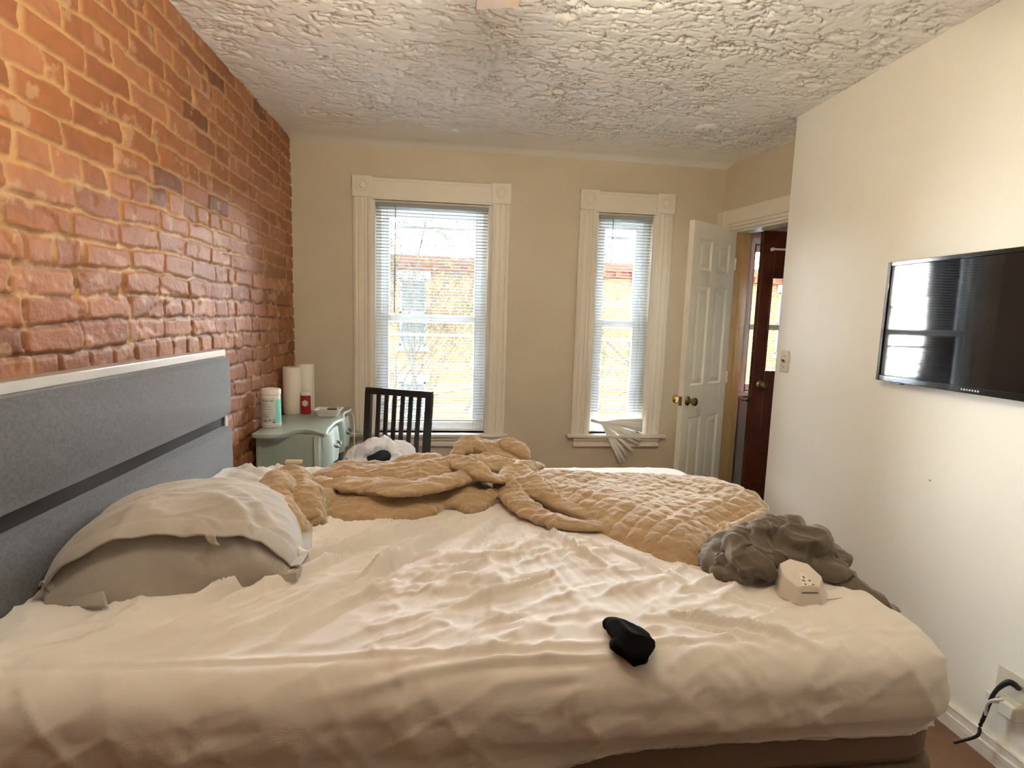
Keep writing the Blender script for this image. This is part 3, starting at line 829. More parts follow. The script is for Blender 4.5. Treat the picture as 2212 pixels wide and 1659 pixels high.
def sheet():
    x = np.arange(BX0 + 0.001, BX1 + 0.36, 0.0062)
    y = np.arange(BY0 - 0.36, BY1 + 0.36, 0.0062)
    X, Y = np.meshgrid(x, y, indexing='ij')
    r = 0.075
    d, gx, gy = rrect_sdf(X, Y, BX0 - 0.6, BX1, BY0, BY1, 0.12)
    s = d + r
    a = np.clip(s / r, 0, PI / 2)
    over = np.maximum(s - r * PI / 2, 0)
    # flatten the profile a little: pillow-top shoulder, side wall leaning in near the hem
    off = np.where(s > 0, r * np.sin(a) - s, 0)
    drop = np.where(s > 0, r * (1 - np.cos(a)) + over, 0)
    lean = (-0.5 * np.maximum(over - 0.045, 0) * (over < 0.085) - 0.020 * (over >= 0.085)) * sstep(-0.05, 0.4, X) + 0.004 * np.sin(np.clip(over / 0.06, 0, 1) * PI)
    bx = X + gx * (off + lean); by = Y + gy * (off + lean); bz = MZ - drop
    hem = 0.168 + 0.12 * sstep(0.35, -0.25, X) + 0.004 * np.sin(X * 9)
    bz = np.maximum(bz, MZ - hem)
    # shallow sag of a used mattress
    h = -0.006 * np.exp(-(((X - 0.1) / 0.5) ** 2 + ((Y - 1.5) / 0.35) ** 2))
    h += 0.006 * (fbm(X * 2.2, Y * 2.2, seed=301, oct=2) - 0.5)
    for pts, A, w in SHEET_FOLDS:
        P = smooth_poly([az(*p) for p in pts], 4)
        dd, t, sd = seg_dist(X, Y, P)
        A *= 1.9; w *= 0.85
        taper = np.clip(np.minimum(t * 5 + 0.3, (1 - t) * 3.2), 0, 1)
        ww = w * (0.75 + 0.6 * t)
        prof = np.exp(-(dd / np.where(sd > 0, ww * 0.62, ww * 1.25)) ** 2) - 0.45 * np.exp(-((dd - 1.7 * ww) / (ww * 0.9)) ** 2)
        h += A * taper * prof
    # many finer creases fanning out of the gathered point under the quilt
    C = az(1075, 1095)
    ang = np.arctan2(Y - C.y, X - C.x); rad = np.hypot(X - C.x, Y - C.y)
    f = fbm(ang * 17 + 0.5 * rad, rad * 1.6, seed=331, oct=3)
    ridge = 1 - np.abs(2 * f - 1)
    leftw = sstep(-0.2, -1.9, ang) * sstep(-3.2, -2.9, ang + 0 * ang)
    fanm = sstep(0.06, 0.2, rad) * (0.35 + 0.65 * sstep(0.1, -0.4, X))
    h += 0.019 * (ridge ** 3) * fanm * sstep(1.0, 0.35, rad)
    # short random body creases
    a2 = -0.45
    U = X * math.cos(a2) - Y * math.sin(a2); V = X * math.sin(a2) + Y * math.cos(a2)
    for sc, amp, sd_ in ((9, 0.0070, 351), (17, 0.0080, 361), (26, 0.0060, 371)):
        g = fbm(U * sc * 0.42 + 0.6 * fbm(X * 4, Y * 4, seed=5), V * sc, seed=sd_, oct=2)
        mk = sstep(0.42, 0.62, fbm(X * 4, Y * 4, seed=sd_ + 3, oct=2))
        h += amp * (1 - np.abs(2 * g - 1)) ** 4 * (0.4 + mk)
    ylim = 1.60 - 0.42 * np.clip((X - 0.2) / 0.5, 0, 1)
    h = h * (1 - 0.85 * sstep(ylim - 0.08, ylim + 0.08, Y) * sstep(-0.48, -0.32, X))
    # puckered raised corner at the far left
    cr_ = az(545, 988); e = np.exp(-(((X - cr_.x) / 0.12) ** 2 + ((Y - cr_.y) / 0.10) ** 2))
    h += 0.022 * e
    # seam crease running along the near edge, and drag folds below it
    ys = BY0 + 0.072 + 0.012 * (fbm(X * 2, X * 0, seed=381, oct=2) - 0.5)
    h += -0.0035 * np.exp(-((Y - ys) / 0.005) ** 2) + 0.004 * np.exp(-((Y - ys - 0.012) / 0.007) ** 2)
    n_edge = sstep(-0.03, 0.05, s)
    gtan = np.where(np.abs(gy) > 0.5, X, Y)
    f2 = fbm(gtan * 5 + 6 * over + 2.5 * s, s * 2.0, seed=391, oct=3)
    hs = 0.006 * (f2 - 0.5) * n_edge + 0.004 * ((1 - np.abs(2 * fbm(gtan * 9 - 7 * s, s * 3, seed=395, oct=2) - 1)) ** 4) * n_edge
    # normal of the un-wrinkled surface
    nxy = np.where(s > 0, np.sin(a), 0); nz = np.where(s > 0, np.cos(a), 1)
    tot = h * (1 - 0.6 * n_edge) + hs
    P = np.stack([bx + gx * nxy * tot, by + gy * nxy * tot, bz + nz * tot], -1)
    # hem tucks under
    return tag(grid_obj('fitted_sheet', P, m_sheet), 'wrinkled cream fitted sheet stretched over the mattress', 'bed sheet')
sheet()

# cloth piles built from folds, fused to one skin
def fuse(name, mb, mat, voxel, disp, label, cat, parent=None, smooth_it=4, quilt=None):
    me = bpy.data.meshes.new(name); me.from_pydata([tuple(p) for p in mb.v], [], mb.f)
    o = bpy.data.objects.new(name, me); COL.objects.link(o)
    bm = bmesh.new(); bm.from_mesh(me); bmesh.ops.recalc_face_normals(bm, faces=bm.faces); bm.to_mesh(me); bm.free()
    r = o.modifiers.new('skin', 'REMESH'); r.mode = 'VOXEL'; r.voxel_size = voxel; r.use_smooth_shade = True
    if smooth_it:
        s = o.modifiers.new('relax', 'SMOOTH'); s.iterations = smooth_it; s.factor = 0.5
    dg = bpy.context.evaluated_depsgraph_get()
    ev = o.evaluated_get(dg)
    m2 = bpy.data.meshes.new_from_object(ev)
    o.modifiers.clear()
    o.data = m2; bpy.data.meshes.remove(me); m2.name = name
    n = len(m2.vertices)
    co = np.empty(n * 3, np.float32); m2.vertices.foreach_get('co', co); co = co.reshape(-1, 3)
    no = np.empty(n * 3, np.float32); m2.vertices.foreach_get('normal', no); no = no.reshape(-1, 3)
    k = disp(co, no)
    co = co + no * k[:, None]
    m2.vertices.foreach_set('co', co.reshape(-1).astype(np.float32))
    m2.polygons.foreach_set('use_smooth', np.ones(len(m2.polygons), bool)); m2.update()
    m2.materials.clear(); m2.materials.append(mat)
    if parent is not None: o.parent = parent
    elif label: tag(o, label, cat)
    return o
def fold(mb, pts, w, h, lift=0.0, n=20, sm=6, z=None):
    """a flattened roll of cloth: pts are (px, py) on the bed top at height z; w half widths, h half heights"""
    P = []
    k = len(pts)
    hs = h if hasattr(h, '__len__') else [h] * k
    ws = w if hasattr(w, '__len__') else [w] * k
    ls = lift if hasattr(lift, '__len__') else [lift] * k
    for p, hh, l in zip(pts, hs, ls):
        zc = MZ + l + hh
        P.append(az(p[0], p[1], zc))
    P, R, RY = cr(P, list(ws), list(hs), sm)
    kk = len(P); V = []; FF = []
    ph = P[0].x * 40 + P[0].y * 23
    for i, p in enumerate(P):
        t = (P[min(i + 1, kk - 1)] - P[max(i - 1, 0)]).normalized()
        u = Vector((0, 0, 1)); sd = t.cross(u).normalized(); up = sd.cross(t).normalized()
        near = 1.0 if sd.y < 0 else -1.0
        wob = 1 + 0.10 * math.sin(i * 0.9 + ph) + 0.06 * math.sin(i * 2.1 + ph * 2)
        for j in range(n):
            a = 2 * PI * j / n
            c_, s_ = math.cos(a), math.sin(a)
            c_ = math.copysign(abs(c_) ** 0.85, c_)
            hh = s_ * (0.72 - 0.30 * c_ * near) * 1.12
            V.append(p + sd * (c_ * R[i] * 1.12 * wob) + up * (hh * RY[i] * (1.5 - 0.5 * wob)))
    for i in range(kk - 1):
        for j in range(n): FF.append((i * n + j, i * n + (j + 1) % n, (i + 1) * n + (j + 1) % n, (i + 1) * n + j))
    FF.append(tuple(range(n))[::-1]); FF.append(tuple((kk - 1) * n + j for j in range(n)))
    mb.add(V, FF)
def poly_inside(X, Y, poly):
    ins = np.zeros(X.shape, bool); n = len(poly)
    for i in range(n):
        x0, y0 = poly[i]; x1, y1 = poly[(i + 1) % n]
        c = ((y0 > Y) != (y1 > Y)) & (X < (x1 - x0) * (Y - y0) / (y1 - y0 + 1e-12) + x0)
        ins ^= c
    return ins
def pad(mb, poly, ztop, thick, edge, step=0.008):
    """puffy panel over an outline; ztop(X, Y) gives its upper surface"""
    xs = [p[0] for p in poly]; ys = [p[1] for p in poly]
    x = np.arange(min(xs) - step, max(xs) + 2 * step, step); y = np.arange(min(ys) - step, max(ys) + 2 * step, step)
    X, Y = np.meshgrid(x, y, indexing='ij')
    ins = poly_inside(X, Y, poly)
    d, _, _ = seg_dist(X, Y, list(poly) + [poly[0]])
    e = np.sqrt(np.clip(1 - (1 - np.clip(d / edge, 0, 1)) ** 2, 0, 1))
    zt = ztop(X, Y, d)
    th = thick * e * 0.5 + 0.0015
    cell = ins[:-1, :-1] & ins[1:, :-1] & ins[1:, 1:] & ins[:-1, 1:]
    nx, ny = X.shape
    top = np.stack([X, Y, zt - thick / 2 + th], -1).reshape(-1, 3); bot = np.stack([X, Y, zt - thick / 2 - th], -1).reshape(-1, 3)
    N = nx * ny
    used = {}; V = []; FF = []
    def vid(i):
        if i not in used:
            used[i] = len(V); V.append(tuple(top[i] if i < N else bot[i - N]))
        return used[i]
    def ok(i, j): return 0 <= i < nx - 1 and 0 <= j < ny - 1 and cell[i, j]
    for i in range(nx - 1):
        for j in range(ny - 1):
            if not cell[i, j]: continue
            a, b, c, e_ = i * ny + j, (i + 1) * ny + j, (i + 1) * ny + j + 1, i * ny + j + 1
            FF.append(tuple(vid(q) for q in (a, b, c, e_))); FF.append(tuple(vid(q + N) for q in (e_, c, b, a)))
            if not ok(i - 1, j): FF.append(tuple(vid(q) for q in (a, e_, e_ + N, a + N)))
            if not ok(i + 1, j): FF.append(tuple(vid(q) for q in (c, b, b + N, c + N)))
            if not ok(i, j - 1): FF.append(tuple(vid(q) for q in (b, a, a + N, b + N)))
            if not ok(i, j + 1): FF.append(tuple(vid(q) for q in (e_, c, c + N, e_ + N)))
    mb.add(V, FF)
def azp(pts, z): return [(az(p[0], p[1], z).x, az(p[0], p[1], z).y) for p in pts]

# ---- the tan quilt, pushed into a twisted heap along the far side
def quilt():
    mb = MB()
    # broad quilted panel to the right, rising over the foot of the bed
    outline = [(1105, 1060), (1100, 1022), (1150, 1006), (1210, 1004), (1300, 1010), (1400, 1013), (1450, 1016), (1490, 1022), (1550, 1036), (1610, 1058), (1648, 1074), (1664, 1086), (1664, 1104), (1640, 1122), (1600, 1140), (1575, 1152), (1555, 1178), (1532, 1191), (1480, 1188), (1420, 1172), (1350, 1148), (1290, 1118), (1230, 1092), (1170, 1070)]
    poly = azp(outline, 0.845)
    def zt(X, Y, d):
        base = MZ + 0.026 + 0.034 * sstep(0.0, 0.13, d)
        und = 0.016 * (fbm(X * 5, Y * 5, seed=401, oct=2) - 0.5)
        rise = 0.030 * sstep(0.85, 1.02, X)
        # lift of the far border ridge and the near rolled lip
        ca, sa = math.cos(0.65), math.sin(0.65)
        wob = 0.035 * (fbm(X * 7, Y * 7, seed=409, oct=3) - 0.5)
        U = (X * ca + Y * sa + wob) / 0.052; V = (-X * sa + Y * ca + wob) / 0.052
        du = np.abs(U - np.round(U)); dv = np.abs(V - np.round(V))
        st = np.exp(-(np.minimum(du, dv) / 0.11) ** 2)
        cr2 = (1 - np.abs(2 * fbm(X * 13, Y * 17, seed=421, oct=3) - 1)) ** 3
        return base + und + rise - 0.0068 * st * (0.4 + 1.2 * fbm(X * 9, Y * 9, seed=425, oct=2)) + 0.005 * cr2 - 0.022 * sstep(0.05, 0.0, d)
    pad(mb, poly, zt, 0.030, 0.018, 0.006)
    # filling under the panel so it lies on something: the doubled layer beneath
    poly2 = azp([(1150, 1040), (1450, 1030), (1600, 1075), (1570, 1140), (1500, 1160), (1400, 1138), (1260, 1085)], 0.82)
    pad(mb, poly2, lambda X, Y, d: MZ + 0.018 + 0.018 * sstep(0.0, 0.10, d), 0.034, 0.02, 0.012)
    # rolled lip at the right near corner
    fold(mb, [(1548, 1180), (1562, 1155), (1590, 1140), (1625, 1122), (1655, 1103)], [0.010, 0.014, 0.015, 0.014, 0.010], [0.012, 0.018, 0.018, 0.016, 0.01], [0.01, 0.012, 0.02, 0.03, 0.035])
    fold(mb, [(1556, 1140), (1574, 1136), (1576, 1152), (1560, 1166)], 0.008, 0.012, [0.03, 0.04, 0.03, 0.02])
    # flap that dives from the twist toward the right front
    fold(mb, [(1095, 1058), (1125, 1090), (1165, 1115), (1220, 1132), (1290, 1138), (1345, 1140)], [0.028, 0.040, 0.036, 0.030, 0.022, 0.012], [0.030, 0.024, 0.018, 0.015, 0.012, 0.008], [0.0, 0.004, 0.002, 0.002, 0.002, 0.0])
    fold(mb, [(1100, 1030), (1150, 1060), (1200, 1085), (1260, 1110), (1340, 1135)], [0.02, 0.03, 0.03, 0.026, 0.016], [0.022, 0.022, 0.018, 0.014, 0.01], [0.035, 0.02, 0.012, 0.008, 0.0])
    # the twist itself
    fold(mb, [(1085, 1062), (1096, 1040), (1115, 1022), (1140, 1012), (1165, 1008)], [0.022, 0.034, 0.034, 0.026, 0.015], [0.022, 0.034, 0.036, 0.028, 0.016], [0.002, 0.01, 0.02, 0.024, 0.02])
    fold(mb, [(1120, 1015), (1145, 1030), (1165, 1055), (1195, 1078), (1230, 1090)], [0.018, 0.026, 0.024, 0.022, 0.014], [0.018, 0.022, 0.022, 0.018, 0.012], [0.05, 0.045, 0.03, 0.02, 0.012])
    fold(mb, [(1088, 1030), (1105, 1045), (1112, 1068), (1105, 1090)], [0.012, 0.018, 0.018, 0.012], [0.014, 0.02, 0.02, 0.014], [0.05, 0.04, 0.012, 0.0])
    # front layer, a long low fold
    pfront = azp([(672, 1052), (684, 1090), (700, 1112), (760, 1120), (830, 1120), (900, 1112), (940, 1104), (962, 1090), (985, 1092), (1010, 1104), (1050, 1094), (1085, 1070), (1095, 1040), (1060, 1020), (960, 1030), (860, 1040), (760, 1036), (690, 1030)], 0.815)
    pad(mb, pfront, lambda X, Y, d: MZ + 0.020 + 0.045 * sstep(0.0, 0.16, d) + 0.010 * (fbm(X * 7, Y * 7, seed=433, oct=2) - 0.5), 0.030, 0.016, 0.006)
    fold(mb, [(965, 1092), (990, 1085), (1020, 1083), (1055, 1075), (1085, 1062)], [0.012, 0.02, 0.022, 0.018, 0.012], [0.010, 0.02, 0.022, 0.022, 0.014], 0.002)
    # middle roll, doubled over with a crisp lower edge
    fold(mb, [(664, 1042), (720, 1046), (790, 1052), (860, 1058), (930, 1050), (990, 1036), (1045, 1030), (1085, 1036)], [0.010, 0.028, 0.042, 0.045, 0.042, 0.034, 0.022, 0.014], [0.010, 0.015, 0.018, 0.020, 0.020, 0.022, 0.018, 0.014], [0.035, 0.044, 0.050, 0.054, 0.054, 0.052, 0.05, 0.05])
    fold(mb, [(664, 1038), (700, 1028), (760, 1022), (830, 1022), (900, 1021), (960, 1014), (1010, 1014), (1050, 1024)], [0.010, 0.026, 0.042, 0.050, 0.052, 0.046, 0.034, 0.016], [0.010, 0.018, 0.024, 0.028, 0.032, 0.032, 0.026, 0.016], [0.022, 0.026, 0.028, 0.030, 0.036, 0.044, 0.048, 0.048])
    fold(mb, [(940, 1010), (975, 1000), (1010, 1008), (1040, 1024), (1070, 1036), (1095, 1040)], [0.012, 0.028, 0.034, 0.028, 0.018, 0.010], [0.012, 0.022, 0.026, 0.022, 0.016, 0.010], [0.07, 0.075, 0.075, 0.07, 0.06, 0.05])
    # back rolls reaching the far edge
    fold(mb, [(690, 1022), (730, 1012), (790, 1012), (850, 1008), (905, 998), (950, 1000), (975, 1004)], [0.012, 0.032, 0.044, 0.05, 0.045, 0.040, 0.02], [0.008, 0.018, 0.018, 0.020, 0.030, 0.026, 0.014], [0.0, 0.004, 0.004, 0.006, 0.012, 0.014, 0.012])
    fold(mb, [(752, 1018), (800, 1020), (860, 1014), (930, 1006), (985, 1004)], [0.012, 0.026, 0.036, 0.036, 0.02], [0.010, 0.016, 0.020, 0.022, 0.016], [0.018, 0.022, 0.028, 0.034, 0.034])
    fold(mb, [(970, 1004), (1020, 1004), (1070, 1008), (1120, 1012), (1170, 1006)], [0.03, 0.04, 0.04, 0.035, 0.02], [0.024, 0.034, 0.034, 0.028, 0.016], [0.012, 0.014, 0.014, 0.012, 0.008])
    # far bump: two soft lobes standing behind the heap
    fold(mb, [(982, 992), (996, 974), (1018, 966), (1050, 972), (1080, 984), (1100, 994)], [0.018, 0.034, 0.040, 0.038, 0.030, 0.014], [0.018, 0.036, 0.046, 0.042, 0.030, 0.016], [0.03, 0.035, 0.035, 0.028, 0.018, 0.01])
    fold(mb, [(1055, 966), (1080, 962), (1108, 968), (1132, 984), (1128, 1000)], [0.014, 0.028, 0.032, 0.022, 0.012], [0.014, 0.030, 0.036, 0.028, 0.014], [0.07, 0.055, 0.04, 0.028, 0.015])
    fold(mb, [(990, 985), (1040, 990), (1090, 996), (1130, 1000)], [0.02, 0.045, 0.045, 0.02], [0.02, 0.035, 0.032, 0.016], 0.005)
    fold(mb, [(655, 1130), (640, 1092), (632, 1056), (632, 1026)], [0.050, 0.066, 0.056, 0.034], [0.030, 0.050, 0.050, 0.030], [0.0, 0.006, 0.030, 0.062])
    # left knot: a stub standing up, ruffled top, band and lobe
    fold(mb, [(600, 1112), (590, 1085), (600, 1058), (622, 1040)], [0.024, 0.044, 0.046, 0.028], [0.028, 0.052, 0.052, 0.034], [0.012, 0.022, 0.040, 0.055])
    fold(mb, [(655, 1142), (625, 1128), (606, 1104), (604, 1075)], [0.022, 0.038, 0.036, 0.02], [0.020, 0.036, 0.040, 0.024], [0.004, 0.012, 0.028, 0.04])
    fold(mb, [(682, 1135), (672, 1105), (658, 1075), (645, 1048), (638, 1032)], [0.020, 0.028, 0.030, 0.028, 0.018], [0.020, 0.034, 0.044, 0.044, 0.026], [0.0, 0.006, 0.020, 0.042, 0.06])
    fold(mb, [(604, 1040), (622, 1028), (645, 1026), (664, 1036)], [0.016, 0.026, 0.026, 0.016], [0.018, 0.026, 0.026, 0.018], [0.06, 0.072, 0.072, 0.05])
    fold(mb, [(613, 1020), (630, 1014), (645, 1018)], [0.010, 0.016, 0.012], [0.010, 0.014, 0.010], [0.105, 0.112, 0.10])
    fold(mb, [(640, 1060), (680, 1060), (700, 1075), (690, 1110)], [0.02, 0.03, 0.03, 0.015], [0.02, 0.03, 0.03, 0.015], 0.0)
    def disp(co, no):
        x, y, z = co[:, 0], co[:, 1], co[:, 2]
        k = 0.010 * ((1 - np.abs(2 * fbm(x * 8 + 1.5 * fbm(x * 5, y * 5, seed=8, oct=1), y * 21, z * 17, seed=441, oct=3) - 1)) ** 3 - 0.3)
        k += 0.0045 * ((1 - np.abs(2 * fbm(x * 20 - y * 9, y * 40, z * 36, seed=447, oct=2) - 1)) ** 3 - 0.3)
        k += 0.0022 * ((1 - np.abs(2 * fbm(x * 48, y * 66, z * 50, seed=448, oct=1) - 1)) ** 2 - 0.3)
        kn = sstep(-0.30, -0.36, x)
        k += 0.008 * kn * ((1 - np.abs(2 * fbm(x * 26 + z * 5, y * 12, z * 9, seed=449, oct=2) - 1)) ** 2 - 0.4)
        k *= 1 - 0.72 * sstep(0.28, 0.42, x)
        k += 0.0035 * (fbm(x * 40, y * 40, z * 40, seed=451, oct=2) - 0.5)
        return k
    return fuse('quilt', mb, m_quilt, 0.0048, disp, 'tan diamond-stitched quilt pushed into a twisted heap across the far side of the bed', 'quilt', smooth_it=3)
quilt()

# ---- grey-brown sheet bundled at the foot
def bundle():
    mb = MB()
    fold(mb, [(1552, 1232), (1545, 1205), (1562, 1180), (1595, 1168), (1625, 1172)], [0.014, 0.026, 0.030, 0.030, 0.02], [0.014, 0.026, 0.032, 0.034, 0.022], [0, 0.002, 0.004, 0.004, 0.01])
    fold(mb, [(1555, 1236), (1585, 1243), (1610, 1247), (1632, 1250)], [0.014, 0.024, 0.024, 0.012], [0.012, 0.022, 0.022, 0.012], 0.0)
    fold(mb, [(1560, 1215), (1595, 1225), (1622, 1224), (1642, 1232), (1648, 1244)], [0.016, 0.030, 0.034, 0.028, 0.012], [0.014, 0.030, 0.036, 0.028, 0.012], [0, 0.01, 0.014, 0.008, 0.0])
    fold(mb, [(1600, 1235), (1592, 1200), (1604, 1168), (1632, 1150)], [0.012, 0.022, 0.024, 0.016], [0.014, 0.024, 0.028, 0.02], [0.03, 0.044, 0.046, 0.04])
    fold(mb, [(1648, 1235), (1640, 1195), (1645, 1160), (1670, 1146), (1715, 1146), (1745, 1155)], [0.014, 0.022, 0.026, 0.028, 0.026, 0.014], [0.018, 0.032, 0.040, 0.040, 0.034, 0.018], [0.01, 0.034, 0.048, 0.05, 0.045, 0.04])
    fold(mb, [(1640, 1168), (1690, 1176), (1740, 1172), (1775, 1182), (1805, 1205)], [0.022, 0.034, 0.034, 0.030, 0.016], [0.026, 0.040, 0.040, 0.036, 0.018], [0.02, 0.034, 0.040, 0.024, 0.004])
    fold(mb, [(1634, 1236), (1655, 1212), (1695, 1192), (1745, 1186), (1775, 1196)], [0.014, 0.022, 0.026, 0.024, 0.012], [0.016, 0.026, 0.030, 0.026, 0.012], [0.0, 0.016, 0.034, 0.038, 0.03])
    fold(mb, [(1700, 1195), (1750, 1212), (1790, 1228), (1812, 1240)], [0.026, 0.034, 0.030, 0.016], [0.026, 0.034, 0.030, 0.014], [0.0, 0.0, 0.0, 0.0])
    fold(mb, [(1735, 1160), (1775, 1172), (1800, 1200), (1808, 1228)], [0.02, 0.026, 0.022, 0.016], [0.03, 0.034, 0.028, 0.016], [0.0, 0.0, 0.0, 0.0])
    fold(mb, [(1680, 1150), (1700, 1165), (1720, 1190), (1730, 1220)], [0.03, 0.04, 0.04, 0.03], [0.03, 0.04, 0.036, 0.024], 0.0)
    fold(mb, [(1590, 1178), (1625, 1190), (1660, 1200)], [0.03, 0.035, 0.03], [0.02, 0.024, 0.024], 0.0)
    # corner of the cloth sliding over the foot of the bed
    P = [az(1790, 1225, 0.815), az(1812, 1240, 0.812), az(1828, 1262, 0.800), Vector((1.028, 1.115, 0.775)), Vector((1.055, 1.10, 0.735))]
    mb.tube(P, [0.03, 0.034, 0.03, 0.024, 0.010], 16, ry=[0.014, 0.014, 0.012, 0.012, 0.006], smooth=5)
    # small tail disappearing under the quilt lip
    fold(mb, [(1612, 1160), (1640, 1140), (1652, 1128)], [0.02, 0.02, 0.01], [0.02, 0.02, 0.012], [0.004, 0.015, 0.02])
    def disp(co, no):
        x, y, z = co[:, 0], co[:, 1], co[:, 2]
        k = 0.022 * ((1 - np.abs(2 * fbm(x * 9 + z * 8, y * 9 - z * 6, z * 14, seed=541, oct=2) - 1)) ** 3 - 0.35)
        k += 0.009 * ((1 - np.abs(2 * fbm(x * 22 + z * 9, y * 20, z * 26, seed=551, oct=2) - 1)) ** 4 - 0.25)
        return k
    return fuse('grey_sheet', mb, m_grey, 0.0042, disp, 'crumpled grey-brown sheet bundled at the foot of the bed beside the quilt', 'bed sheet', smooth_it=3)
bundle()

# ---- pillow with an open-ended case, its mouth toward the viewer
def pillow():
    n, m = 190, 150
    hx, hy = 0.272, 0.262
    c0 = np.array([-0.628, 1.418]); rot = math.radians(13)
    T = 0.158
    ridges = [([(330, 1110), (430, 1104), (500, 1112), (550, 1140), (585, 1190)], 0.012, 0.020), ([(380, 1140), (450, 1138), (520, 1150), (565, 1190)], 0.012, 0.015),
              ([(300, 1165), (380, 1160), (460, 1165), (540, 1190)], 0.008, 0.014), ([(480, 1075), (540, 1090), (590, 1120)], 0.010, 0.02), ([(240, 1165), (300, 1130), (350, 1095)], 0.007, 0.022)]
    RP = [(smooth_poly(azp(p, 0.935), 4), A, w) for p, A, w in ridges]
    def prof(U, V):
        uu = np.clip(np.abs(np.where(U > 0, U / 0.90, U)), 0, 1)
        pu = np.clip(1 - uu ** 2.4, 0, 1) ** 0.62
        pv = np.where(V < 0, np.clip(1 - np.abs(V) ** 4.5, 0, 1) ** 0.55, np.clip(1 - np.abs(V) ** 2.3, 0, 1) ** 0.6)
        return pu * pv
    def xy(U, V):
        ox = hx * U * (1 - 0.12 * np.abs(V) ** 4); oy = hy * V * (1 - np.where(U < 0, 0.14, 0.02) * np.abs(U) ** 3 - 0.03 * (1 - U * U))
        x = c0[0] + ox * math.cos(rot) - oy * math.sin(rot); y = c0[1] + ox * math.sin(rot) + oy * math.cos(rot)
        return x, y
    def top(U, V, off=0.0):
        x, y = xy(U, V)
        p = prof(U, V)
        t = T * p * (1 - 0.06 * U)
        for P_, A, w in RP:
            dd, tt, sd = seg_dist(x, y, P_)
            t = t + A * np.clip(np.minimum(tt * 3, (1 - tt) * 5), 0, 1) * np.exp(-(dd / np.where(sd > 0, w * 0.7, w * 1.3)) ** 2) * np.minimum(p * 2, 1)
        t = t + p * 0.011 * ((1 - np.abs(2 * fbm(x * 5 + y * 3, y * 11 - x * 8, seed=611, oct=3) - 1)) ** 3 - 0.3)
        push = np.clip(-0.858 - x, 0, 1)
        return np.stack([np.maximum(x, -0.858), y, MZ + 0.014 + 0.016 * sstep(0.45, 0.95, U) + np.maximum(t, 0) + off + 0.25 * push], -1)
    U, V = np.meshgrid(np.linspace(-1, 1, n), np.sin(np.linspace(-1, 1, m) * PI / 2), indexing='ij')
    tp = top(U, V); bt = tp.copy(); bt[..., 2] = MZ + 0.011
    # near face: bulging, with tucks
    root = thing('pillow', 'plump pillow in a taupe-brown case leaning against the headboard', 'pillow', (c0[0], c0[1], MZ))
    N = n * m
    V_ = np.concatenate([tp.reshape(-1, 3), bt.reshape(-1, 3)]); F_ = []
    for i in range(n - 1):
        for j in range(m - 1):
            a, b, c, d = i * m + j, (i + 1) * m + j, (i + 1) * m + j + 1, i * m + j + 1
            F_.append((a, b, c, d)); F_.append((d + N, c + N, b + N, a + N))
    ring = [(i, 0) for i in range(n)] + [(n - 1, j) for j in range(1, m)] + [(i, m - 1) for i in range(n - 2, -1, -1)] + [(0, j) for j in range(m - 2, 0, -1)]
    for k in range(len(ring)):
        a = ring[k][0] * m + ring[k][1]; b = ring[(k + 1) % len(ring)]; b = b[0] * m + b[1]
        F_.append((a, a + N, b + N, b))
    mkobj('pillow_body', V_, F_, m_pillow, root)
    # upper layer of the open case: lies on the pillow, ends in a hem hanging over the mouth
    k, rows = 170, 46
    u = np.linspace(-0.985, 0.99, k); w = np.linspace(0, 1, rows)
    Ug, Wg = np.meshgrid(u, w, indexing='ij')
    Vg = -0.30 - 0.60 * Wg
    G = top(Ug, Vg, 0.0045)
    z_edge = G[..., 2].copy()
    # hold height past the crest, then droop
    vh = np.full_like(Vg, -0.74)
    hold = top(Ug, np.maximum(Vg, vh), 0.0045)[..., 2]
    past = np.clip((-0.74 - Vg) / 0.16, 0, 1)
    droop = 0.016 + 0.004 * np.sin(Ug * 5 + 1.2) + 0.002 * np.sin(Ug * 17)
    under = top(Ug, Vg, 0.006)[..., 2]
    G[..., 2] = np.where(Vg < -0.74, np.maximum(np.maximum(hold - droop * past ** 1.5, MZ + 0.018), under), hold)
    G[..., 1] -= 0.012 * past * (1 + 0.3 * np.sin(Ug * 7)) * np.clip((hold - MZ) / 0.08, 0.2, 1)
    G[..., 2] -= 0.007 * (1 - sstep(0.0, 0.12, Wg))
    o = grid_obj('pillowcase_flap', G, m_pillow, root)
    so = o.modifiers.new('thick', 'SOLIDIFY'); so.thickness = 0.003; so.offset = -1
    # loose corner of the case at the left, and the lower layer's hem spread in front
    def cloth(name, corners, nx_, ny_, fn):
        a, b, c, d = corners; g = np.zeros((nx_, ny_, 3))
        for i in range(nx_):
            for j in range(ny_):
                s_, t_ = i / (nx_ - 1), j / (ny_ - 1)
                p_ = (a * (1 - s_) + b * s_) * (1 - t_) + (c * (1 - s_) + d * s_) * t_
                g[i, j] = (p_.x, p_.y, p_.z + fn(s_, t_))
        oo = grid_obj(name, g, m_pillow, root); so_ = oo.modifiers.new('thick', 'SOLIDIFY'); so_.thickness = 0.004; so_.offset = 1
        return oo
    cloth('case_corner', [az(84, 1268, .842), az(118, 1300, .812), az(205, 1205, .872), az(235, 1318, .812)], 24, 24, lambda s_, t_: 0.020 * math.sin(PI * s_) * (1 - 0.5 * t_) + 0.004 * math.sin(9 * s_ + 5 * t_))
    # care tag at the mouth
    i0 = int(k * 0.62); e0 = Vector(G[i0, -1]); e1 = Vector(G[i0 + 7, -1])
    g = np.zeros((6, 6, 3))
    for i in range(6):
        for j in range(6):
            q_ = e0.lerp(e1, i / 5) + Vector((0.010, -0.004, -0.022)) * (j / 5) + Vector((0, -0.004 - 0.003 * math.sin(i * 1.1 + j), 0.006))
            g[i, j] = q_
